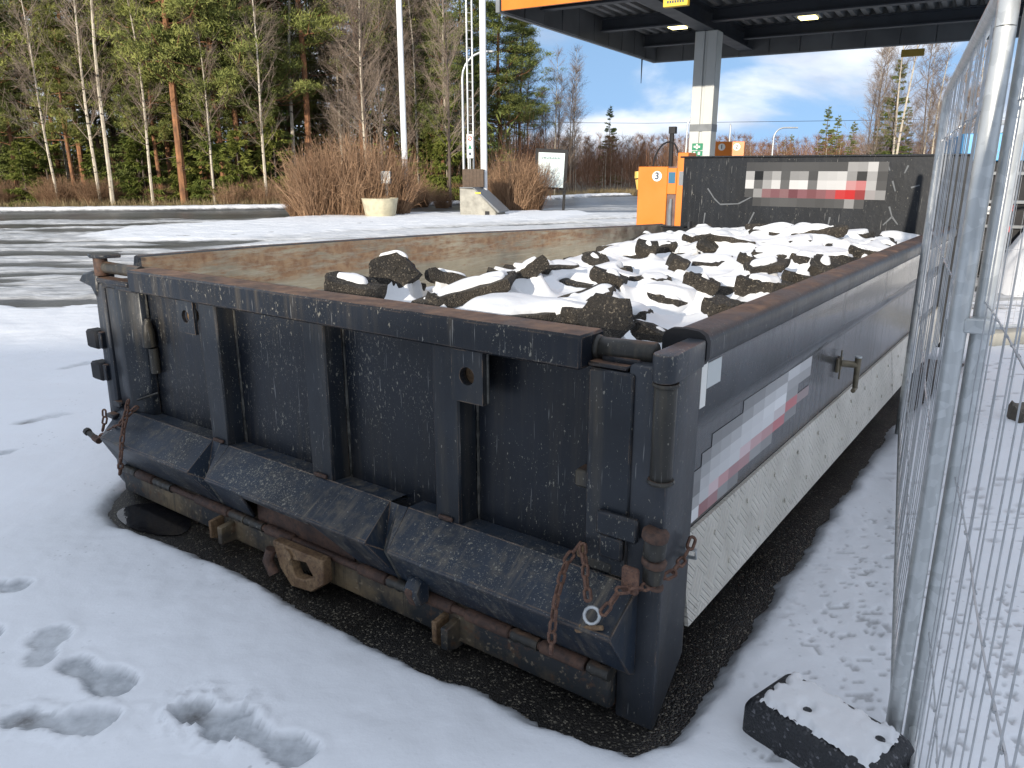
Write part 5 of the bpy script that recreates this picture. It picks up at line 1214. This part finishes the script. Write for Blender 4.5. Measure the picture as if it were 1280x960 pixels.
def tree_pine(seed, h=15, crown0=4.5, bare=True):
    rng = np.random.default_rng(seed); P = trunk_pts(h, rng, .2); T = trunk_tris(P, .15, .04)
    zs = np.sort(rng.uniform(crown0, h, 78)); L_, W = [], []
    for z in zs:
        f = (z - crown0) / (h - crown0); ln = (2.5 * (1 - f) ** .6 + .5) * rng.uniform(.45, 1.15); a = rng.uniform(0, 6.28); el = rng.uniform(-.15, .5)
        d = np.array([math.cos(a) * math.cos(el), math.sin(a) * math.cos(el), math.sin(el)]); p0 = at_h(P, np.array([z])); mid = p0 + d * ln * .6; end = p0 + d * ln + np.array([0, 0, .2 * ln])
        T = np.concatenate([T, limb_tris(p0, mid, .035, .022, 3), limb_tris(mid, end, .022, .008, 3)])
        m = rng.integers(7, 12)
        for q in range(m):
            t = rng.uniform(.35, 1.05); c = p0 + (end - p0) * t + rng.normal(size=(1, 3)) * [.22 * ln * .5, .22 * ln * .5, .10]
            W.append(limb_tris(p0 + (end - p0) * max(t - .15, .2), c, .010, .006, 3))
            n = 52; dd = nrm(rng.normal(size=(n, 3)) + np.array([0, 0, .75]) + d * .5); L_.append(blades(c + rng.normal(size=(n, 3)) * [.19, .19, .07], dd, .20, .019, rng))
    for z in rng.uniform(1.2, crown0, 14):        # dead snags below the crown
        a = rng.uniform(0, 6.28); p0 = at_h(P, np.array([z])); W.append(limb_tris(p0, p0 + np.array([[math.cos(a), math.sin(a), rng.uniform(-.2, .3)]]) * rng.uniform(.3, 1.1), .014, .005, 3))
    return T, np.concatenate(W), np.concatenate(L_)
def tree_spruce(seed, h=12, r=2.0, low=.3, dens=1.0):
    rng = np.random.default_rng(seed); P = trunk_pts(h, rng, .05); T = trunk_tris(P, .012 * h, .015, 6); L_, W = [], []
    nb = int(115 * dens)
    for i in range(nb):
        f = rng.uniform(0, 1) ** 1.15; z = low + (h - low) * f; ln = r * (1 - f) ** .8 * rng.uniform(.6, 1.1) + .12; a = rng.uniform(0, 6.28); d = np.array([math.cos(a), math.sin(a), -.22 + .5 * f])
        p0 = at_h(P, np.array([z])); end = p0 + d * ln + np.array([0, 0, .06 * ln]); W.append(limb_tris(p0, end, .016, .005, 3))
        n = int(46 * ln) + 22; t = rng.uniform(.12, 1, (n, 1)) ** .8; c = p0 + (end - p0) * t; sd = np.array([-d[1], d[0], 0]) * rng.choice([-1, 1], (n, 1)) * rng.uniform(0, .34, (n, 1)) * ln * (1.1 - t)
        c = c + sd; dd = nrm(d * .7 + sd * 2 + rng.normal(size=(n, 3)) * .35 + np.array([0, 0, -.45])); L_.append(blades(c, dd, .24, .038, rng)); L_.append(blades(c, nrm(dd + rng.normal(size=(n, 3)) * .5), .17, .03, rng))
    return T, np.concatenate(W), np.concatenate(L_)
def tree_birch(seed, h=11, r=.075, lean=0.0, nb=46, spread=1.0):
    rng = np.random.default_rng(seed); P = trunk_pts(h, rng, .18, lean=lean); T = trunk_tris(P, r, .012, 6); W = []
    for z in np.sort(rng.uniform(h * .22, h * .98, nb)):
        f = z / h; ln = (2.4 * (1 - f) ** .7 + .35) * rng.uniform(.4, 1.1) * spread; a = rng.uniform(0, 6.28); el = rng.uniform(.5, 1.15)
        d = np.array([[math.cos(a) * math.cos(el), math.sin(a) * math.cos(el), math.sin(el)]]); p0 = at_h(P, np.array([z])); m_ = p0 + d * ln * .5; e = m_ + nrm(d + np.array([[0, 0, .2]])) * ln * .55
        W += [limb_tris(p0, m_, .014, .009, 3), limb_tris(m_, e, .009, .004, 3)]
        n = 16; t = rng.uniform(.2, 1, (n, 1)); b = p0 + (e - p0) * t; dd = nrm(d + rng.normal(size=(n, 3)) * .6 + np.array([0, 0, .15])); e2 = b + dd * rng.uniform(.25, .75, (n, 1)); W.append(limb_tris(b, e2, .005, .0025, 3))
        n2 = 40; i_ = rng.integers(0, n, n2); b3 = b[i_] + (e2[i_] - b[i_]) * rng.uniform(.3, 1, (n2, 1)); W.append(blades(b3, nrm(dd[i_] + rng.normal(size=(n2, 3)) * .6), .28, .004, rng))
    return T, np.concatenate(W), None
def shrub(seed, h=2.2, r=1.4, n=420):
    rng = np.random.default_rng(seed); a = rng.uniform(0, 6.28, n); q = np.sqrt(rng.uniform(0, 1, n)) * r * .45; p0 = np.stack([q * np.cos(a), q * np.sin(a), np.zeros(n)], 1)
    d = nrm(np.stack([np.cos(a) * q * .9 / r + rng.normal(size=n) * .22, np.sin(a) * q * .9 / r + rng.normal(size=n) * .34, np.ones(n)], 1)); ln = h * rng.uniform(.5, 1.08, (n, 1)) * (1.05 - .3 * (q[:, None] / r))
    m_ = p0 + d * ln * .5 + rng.normal(size=(n, 3)) * .05; e = m_ + nrm(d + rng.normal(size=(n, 3)) * .25) * ln * .5; W = [limb_tris(p0, m_, .012, .008, 3), limb_tris(m_, e, .008, .003, 3)]
    k = 7 * n; i_ = rng.integers(0, n, k); t = rng.uniform(.15, 1, (k, 1)); b = m_[i_] + (e[i_] - m_[i_]) * t; lo = rng.random((k, 1)) < .35; b = np.where(lo, p0[i_] + (m_[i_] - p0[i_]) * t, b)
    W.append(blades(b, nrm(d[i_] + rng.normal(size=(k, 3)) * .8), .34, .006, rng)); return np.concatenate(W)
PROTO = {}
def proto(kind, T, W, Lf, tm, wm, lm, tname="trunk"):
    parts = []
    parts.append((tname, tri_mesh(tname, T, [tm])))
    if W is not None: parts.append(("limbs" if Lf is not None else "crown", tri_mesh("limbs", W, [wm])))
    if Lf is not None: parts.append(("crown", tri_mesh("crown", Lf, [lm])))
    PROTO.setdefault(kind, []).append(parts)
for s_ in range(4): proto("pine", *tree_pine(10 + s_, 13.5 + s_, 3.4 + s_ * .9), M['pinebark'], M['darkbark'], M['pine'])
for s_ in range(3): proto("spruce", *tree_spruce(30 + s_, 10 + 2 * s_, 1.9 + .2 * s_, .4), M['darkbark'], M['darkbark'], M['spruce'])
for s_ in range(2): proto("young_spruce", *tree_spruce(40 + s_, 3.2 + s_, 1.0, .1, .6), M['darkbark'], M['darkbark'], M['youngspruce'])
for s_ in range(4): proto("birch", *tree_birch(50 + s_, 9.5 + s_, .06 + .008 * s_, rnd.uniform(-.05, .06)), M['birchbark'], M['twig'], None)
for s_ in range(3): proto("dark_birch", *tree_birch(60 + s_, 9 + s_, .07, rnd.uniform(-.04, .04), 56), M['darkbark'], M['twig'], None)
for s_ in range(3): proto("red_birch", *tree_birch(70 + s_, 5.5, .045, 0, 36, .62), M['birchbark'], M['redtwig'], None)
def plant(kind, x, y, label, cat, group, scale=1.0, name=None, v=None, hscale=None):
    pr = PROTO[kind]; parts = pr[v if v is not None else rnd.randrange(len(pr))]
    root = bpy.data.objects.new(name or {"dark_birch": "bare_tree", "red_birch": "young_birch"}.get(kind, kind + "_tree"), None); sc.collection.objects.link(root)
    root.location = (x, y, 0.0); root.rotation_euler = (0, 0, rnd.uniform(0, 6.28)); root.scale = (scale, scale, (hscale or scale)); tag(root, label, cat, group)
    for nm, me in parts:
        c = bpy.data.objects.new(nm, me); sc.collection.objects.link(c); c.parent = root
    return root
def PX(px, Y): return (px - 640) * Y / (FPX * math.cos(PITCH) + 0 * Y) * 1.0 + 0.0
def px2x(px, Y):   # at ground-to-eye level the depth is about Y*cos(pitch)+...
    return gd(px, 225, Y).x
GF = "forest trees beyond the road"
def reg(px):
    for lim, t in ((60, "at the left edge of the wood"), (125, "left of the tall pale birch"), (215, "right of the tall pale birch"), (290, "around the orange pine trunk"), (350, "just left of the brown hedge"), (430, "behind the left half of the hedge"), (500, "behind the planter and hedge"), (580, "between flagpole and lattice mast"), (640, "behind the lattice mast"), (700, "above the notice board"), (800, "left of the orange pump"), (870, "between pump and column"), (960, "above the headboard's left end"), (1060, "above the headboard's middle"), (1180, "above the headboard's right end")):
        if px < lim: return t
    return "beyond the mesh fence"
# pines that stand out
for px, Y, v, sc_, hs, lab in [(228, 33, 0, 1.15, 1.2, "tall pine with an orange trunk and dense green boughs to its right"), (255, 36, 1, 1.1, 1.2, "broad dense green pine right of the orange trunk"), (280, 33.5, 0, 1.0, .95, "bushy green pine reaching low over the brown undergrowth"),
                          (352, 37, 3, 1, 1.1, "straight pine trunk at the left of the open gap"), (388, 36, 3, 1.05, 1.1, "bare lower pine trunk above the brown bush"), (455, 38, 2, 1.0, 1.1, "pine with tufted boughs left of the white flagpole"), (490, 41, 2, 1.1, 1.1, "pine close behind the tall white flagpole"),
                          (50, 40, 2, .8, .9, "slender pale pine near the left edge"), (75, 38, 1, .8, .9, "slender pine with a thin crown left of the birches"), (625, 42, 1, 1.0, .8, "rounded pine right of the second flagpole"), (650, 44, 2, .7, .62, "small pine at the right end of the dense wood"),
                          (170, 37, 1, 1.0, 1.05, "pine with a dark crown behind the tall pale birch")]:
    plant("pine", px2x(px, Y), Y, lab, "pine tree", GF, sc_, v=v, hscale=hs)
for px, Y, v, sc_, lab in [(8, 36, 1, 1.0, "dark spruce at the left edge of the picture"), (150, 41, 2, 1, "dark spruce behind the pale birches"), (200, 43, 2, 1.1, "dark spruce standing between the pines"), (330, 38, 1, .75, "dark green spruce left of the bush"), (550, 38, 2, .75, "tall dark spruce right of the white flagpole"), (530, 45, 2, .8, "spruce deep in the wood behind the flagpole"), (410, 46, 2, .8, "spruce deep in the wood above the bush"),
                       (760, 75, 0, .72, "lone young spruce standing above the thicket left of the pump"), (1027, 62, 0, .62, "dark spruce left of the trio near the headboard"), (1040, 66, 0, .58, "dark spruce at the right of the close pair"), (1108, 48, 0, .78, "pointed dark spruce right of centre above the headboard"), (1060, 60, 0, .5, "small spruce between the larger ones"), (1090, 55, 0, .5, "low spruce beside the pointed one"), (1125, 60, 1, .5, "spruce half hidden behind the pointed one"),
                       (985, 95, 0, .55, "tiny spruce on the skyline left"), (975, 100, 0, .5, "tiny spruce on the skyline farther left")]:
    plant("spruce", px2x(px, Y), Y, lab, "spruce tree", GF if px < 700 else "distant trees across the fields", sc_, v=v)
for k, (px, Y, v) in enumerate([(30, 33, 0), (60, 34.5, 1), (255, 34, 0), (345, 34.5, 1), (265, 33, 1), (230, 34.2, 0), (560, 36, 1), (540, 37, 0), (320, 35.5, 0), (300, 33.2, 0), (575, 38, 1), (120, 34.5, 0), (180, 34, 1)]):
    plant("young_spruce", px2x(px, Y), Y, "low bright green young spruce " + reg(px), "young spruce", "young spruces at the wood edge", rnd.uniform(.7, 1.1), v=v, name="young_spruce")
for px, Y, v, sc_, lab in [(137, 32.2, 3, 1.1, "tall pale birch with a forked stem, left part of the wood"), (122, 32.4, 2, 1.0, "thin pale birch just left of the tall one"), (188, 32.5, 1, .95, "white stemmed birch right of the tall pale one"), (70, 32.3, 0, 1.0, "leaning thin birch near the left edge"), (332, 33, 2, .9, "very thin white birch left of the bush"), (368, 36, 3, 1.2, "birch beside the first pine trunk"), (266, 32.5, 1, .8, "slim birch under the green pine"),
                       (525, 37, 0, 1.1, "leaning birch stem right of the white flagpole"), (545, 38, 3, 1.2, "tall white birch behind the lattice mast"), (560, 36.5, 1, 1.1, "birch leaning right behind the lattice mast"), (430, 37, 1, 1.0, "white birch behind the brown bush"), (470, 39, 0, 1.1, "pair stemmed birch left of the flagpole"), (640, 43, 0, .8, "thin birch at the right end of the wood"), (712, 56, 3, .75, "white stemmed birch behind the notice board"), (1115, 40, 3, .85, "tall bare birch right of the pointed spruce")]:
    plant("birch", px2x(px, Y), Y, lab, "birch tree", GF if px < 1000 else "distant trees across the fields", sc_, v=v)
for k in range(34):
    px = rnd.uniform(-60, 640); Y = rnd.uniform(33, 46); plant(rnd.choice(("birch", "dark_birch", "dark_birch")), px2x(px, Y), Y, "bare thin tree " + reg(px), "bare tree", GF, rnd.uniform(.65, 1.1), name="bare_tree")
for k in range(46):
    px = rnd.uniform(-80, 610); Y = rnd.uniform(38, 58)
    if 8 < px < 138: continue
    plant(rnd.choice(("pine", "spruce", "spruce")), px2x(px, Y), Y, "evergreen deep in the wood, " + reg(px), "evergreen tree", GF, rnd.uniform(.7, 1.0), name="evergreen_tree")
for k in range(16):
    px = rnd.uniform(640, 720); Y = rnd.uniform(44, 62); plant(rnd.choice(("dark_birch", "birch", "red_birch")), px2x(px, Y), Y, "fine twigged bare tree " + reg(px), "bare tree", GF, rnd.uniform(.6, .95) * (1.0 - (px - 640) / 300), name="bare_tree")
for k in range(22):
    px = rnd.uniform(1065, 1230); Y = rnd.uniform(42, 60); plant(rnd.choice(("dark_birch", "birch")), px2x(px, Y), Y, "bare birch among those above the headboard's right end", "bare tree", "distant trees across the fields", rnd.uniform(.6, .9), name="bare_tree")
for k in range(210):
    px = rnd.uniform(640, 1260); Y = rnd.uniform(55, 100); h_ = (1.6 + 0.034 * Y * rnd.uniform(.75, 1.15)) / 5.5
    plant("red_birch", px2x(px, Y), Y, "reddish young birch in the far thicket, " + reg(px), "young birch", "young birches in the far thicket", min(h_, 1.2), name="young_birch")
for k in range(5):
    px = rnd.uniform(1250, 1500); Y = rnd.uniform(40, 60); plant("spruce", px2x(px, Y), Y, "spruce beyond the right edge of the yard", "spruce tree", "distant trees across the fields", .8)
for px, Y, v, sc_, lab in [(-8, 33, 0, 1.0, "bushy pine cut off by the left edge of the picture"), (105, 35, 0, .9, "dense pine between the pale birches"), (300, 34, 0, .95, "wide low pine spreading over the brown undergrowth"), (325, 35.5, 1, .9, "dense green pine left of the hedge"), (215, 35.5, 0, .85, "low branched pine below the orange trunk"), (165, 36, 0, .8, "short dense pine behind the white stemmed birch"), (575, 40, 0, .85, "dense pine behind the lattice mast"), (420, 41, 0, .8, "dense pine behind the hedge"), (515, 42, 0, .8, "dense pine right behind the white flagpole")]:
    plant("pine", px2x(px, Y), Y, lab, "pine tree", GF, sc_, v=v)
for px, Y, v, sc_, lab in [(35, 35, 0, .8, "green spruce low at the left edge of the wood"), (128, 37, 1, .8, "green spruce behind the tall pale birch"), (175, 35, 0, .7, "green spruce right of the tall pale birch"), (240, 36.5, 1, .75, "green spruce under the orange pine trunk"), (345, 36, 0, .7, "green spruce at the left end of the hedge"), (590, 39, 1, .7, "green spruce behind the flagpoles")]:
    plant("spruce", px2x(px, Y), Y, lab, "spruce tree", GF, sc_, v=v)
for px, Y, v, sc_, lab in [(20, 34, 0, .62, "leafy looking low pine in the left corner of the wood"), (92, 34, 0, .6, "low pine between the two pale birch stems"), (200, 34, 0, .62, "low green pine just left of the orange trunk"), (262, 35, 0, .7, "low green pine between orange trunk and hedge"), (312, 34.6, 0, .6, "low green pine at the hedge's left end"), (365, 39, 0, .7, "green pine above the hedge's left end"), (470, 40, 0, .72, "green pine left of the white flagpole foot"), (555, 37, 0, .6, "low green pine before the lattice mast"), (335, 44, 0, .9, "full green pine deep left of the hedge")]:
    plant("pine", px2x(px, Y), Y, lab, "pine tree", GF, sc_, v=v)
# shrubs
shm = [tri_mesh("branches", shrub(80 + k, 2.3, 1.5, 460), [M['shrub']]) for k in range(3)]
def bush(px, Y, s_, label, grp, hs=None):
    o = link("bush", shm[rnd.randrange(3)]); o.location = (px2x(px, Y), Y, 0); o.scale = (s_, s_, hs or s_); o.rotation_euler = (0, 0, rnd.uniform(0, 6.28)); tag(o, label, "bush", grp)
for px, Y, s_, lab in [(395, 26.3, .85, "left lobe of the large brown leafless hedge by the road"), (425, 26.6, 1.0, "highest brown leafless bush behind the planter"), (455, 26.4, .95, "brown leafless bush touching the planter"), (490, 26.8, .8, "brown leafless bush beside the flagpole foot"), (372, 26.9, .5, "low outer brown bush at the hedge's left end"),
                    (640, 29.5, .8, "brown bush between the grey hatch and the notice board"), (660, 29.8, .75, "brown bush behind the notice board"), (622, 29.6, .6, "small brown bush right of the flagpole")]:
    bush(px, Y, s_, lab, "leafless bushes by the roadside", s_ * 1.22)
for k in range(44):
    px = rnd.uniform(-40, 640); Y = rnd.uniform(32.2, 36); bush(px, Y, rnd.uniform(.3, .6), "low brown undergrowth bush " + reg(px), "undergrowth at the front of the wood")
# understorey reading as one mass behind
rng = np.random.default_rng(5); tr_ = []
for (x0, x1, y0, y1, n, h0, h1, wd) in ((-40, 2, 36, 62, 26000, 1.5, 5.5, .010), (0, 75, 56, 110, 44000, 2.0, 4.2, .016)):
    b = np.stack([rng.uniform(x0, x1, n), rng.uniform(y0, y1, n), rng.uniform(0, 1, n) ** 1.3 * h0], 1); d = nrm(rng.normal(size=(n, 3)) * .28 + np.array([0, 0, 1])); ln = rng.uniform(h0 * .5, h1 * .7, (n, 1)); s_ = np.cross(d, nrm(rng.normal(size=(n, 3)))) * wd
    tr_.append(np.stack([b - s_, b + s_, b + d * ln], 1))
tag(link("undergrowth", tri_mesh("undergrowth", np.concatenate(tr_), [M['redtwig']])), "reddish brown brushwood filling the distance", "undergrowth", kind="stuff")
# green brush low in the left wood
n = 30000; b = np.stack([rng.uniform(-34, 0, n), rng.uniform(38, 60, n), rng.uniform(0, 1, n) * 4.2], 1); d = nrm(rng.normal(size=(n, 3)) + np.array([0, 0, -.2])); 
tag(link("conifer_thicket", tri_mesh("conifer_thicket", blades(b, d, .5, .05, rng), [M['spruce']])), "dense dark conifer thicket deep in the wood", "thicket", kind="stuff")
# dry grass along the verge
n = 9000; t = rng.uniform(0, 1, n); xs_ = np.interp(t, np.linspace(0, 1, len(road_far)), [p[0] for p in road_far]); ys_ = np.interp(xs_, [p[0] for p in road_far], [p[1] for p in road_far]) + 1.1 + rng.uniform(0, 1.6, n)
b = np.stack([xs_, ys_, np.full(n, .05)], 1); d = nrm(rng.normal(size=(n, 3)) * .4 + np.array([0, 0, 1])); tag(link("dry_grass", tri_mesh("dry_grass", blades(b, d, .4, .01, rng), [M['grass']])), "dry yellow grass along the far verge", "grass", kind="stuff")
# power line
g = MB(); g.tube([(-8, 120, 8.2), (20, 120, 8.0), (60, 120, 8.5), (110, 120, 9.4)], .03, 4); tag(g.build("power_line", M['black']), "thin power line crossing the sky over the far thicket", "power line")

# ------------------------------------------------------------------ keep bare meshes shaded flat where wanted
for o in sc.objects:
    if o.type == 'MESH' and o.parent is None and "label" not in o and o.get("kind") != "structure": print("UNTAGGED", o.name)
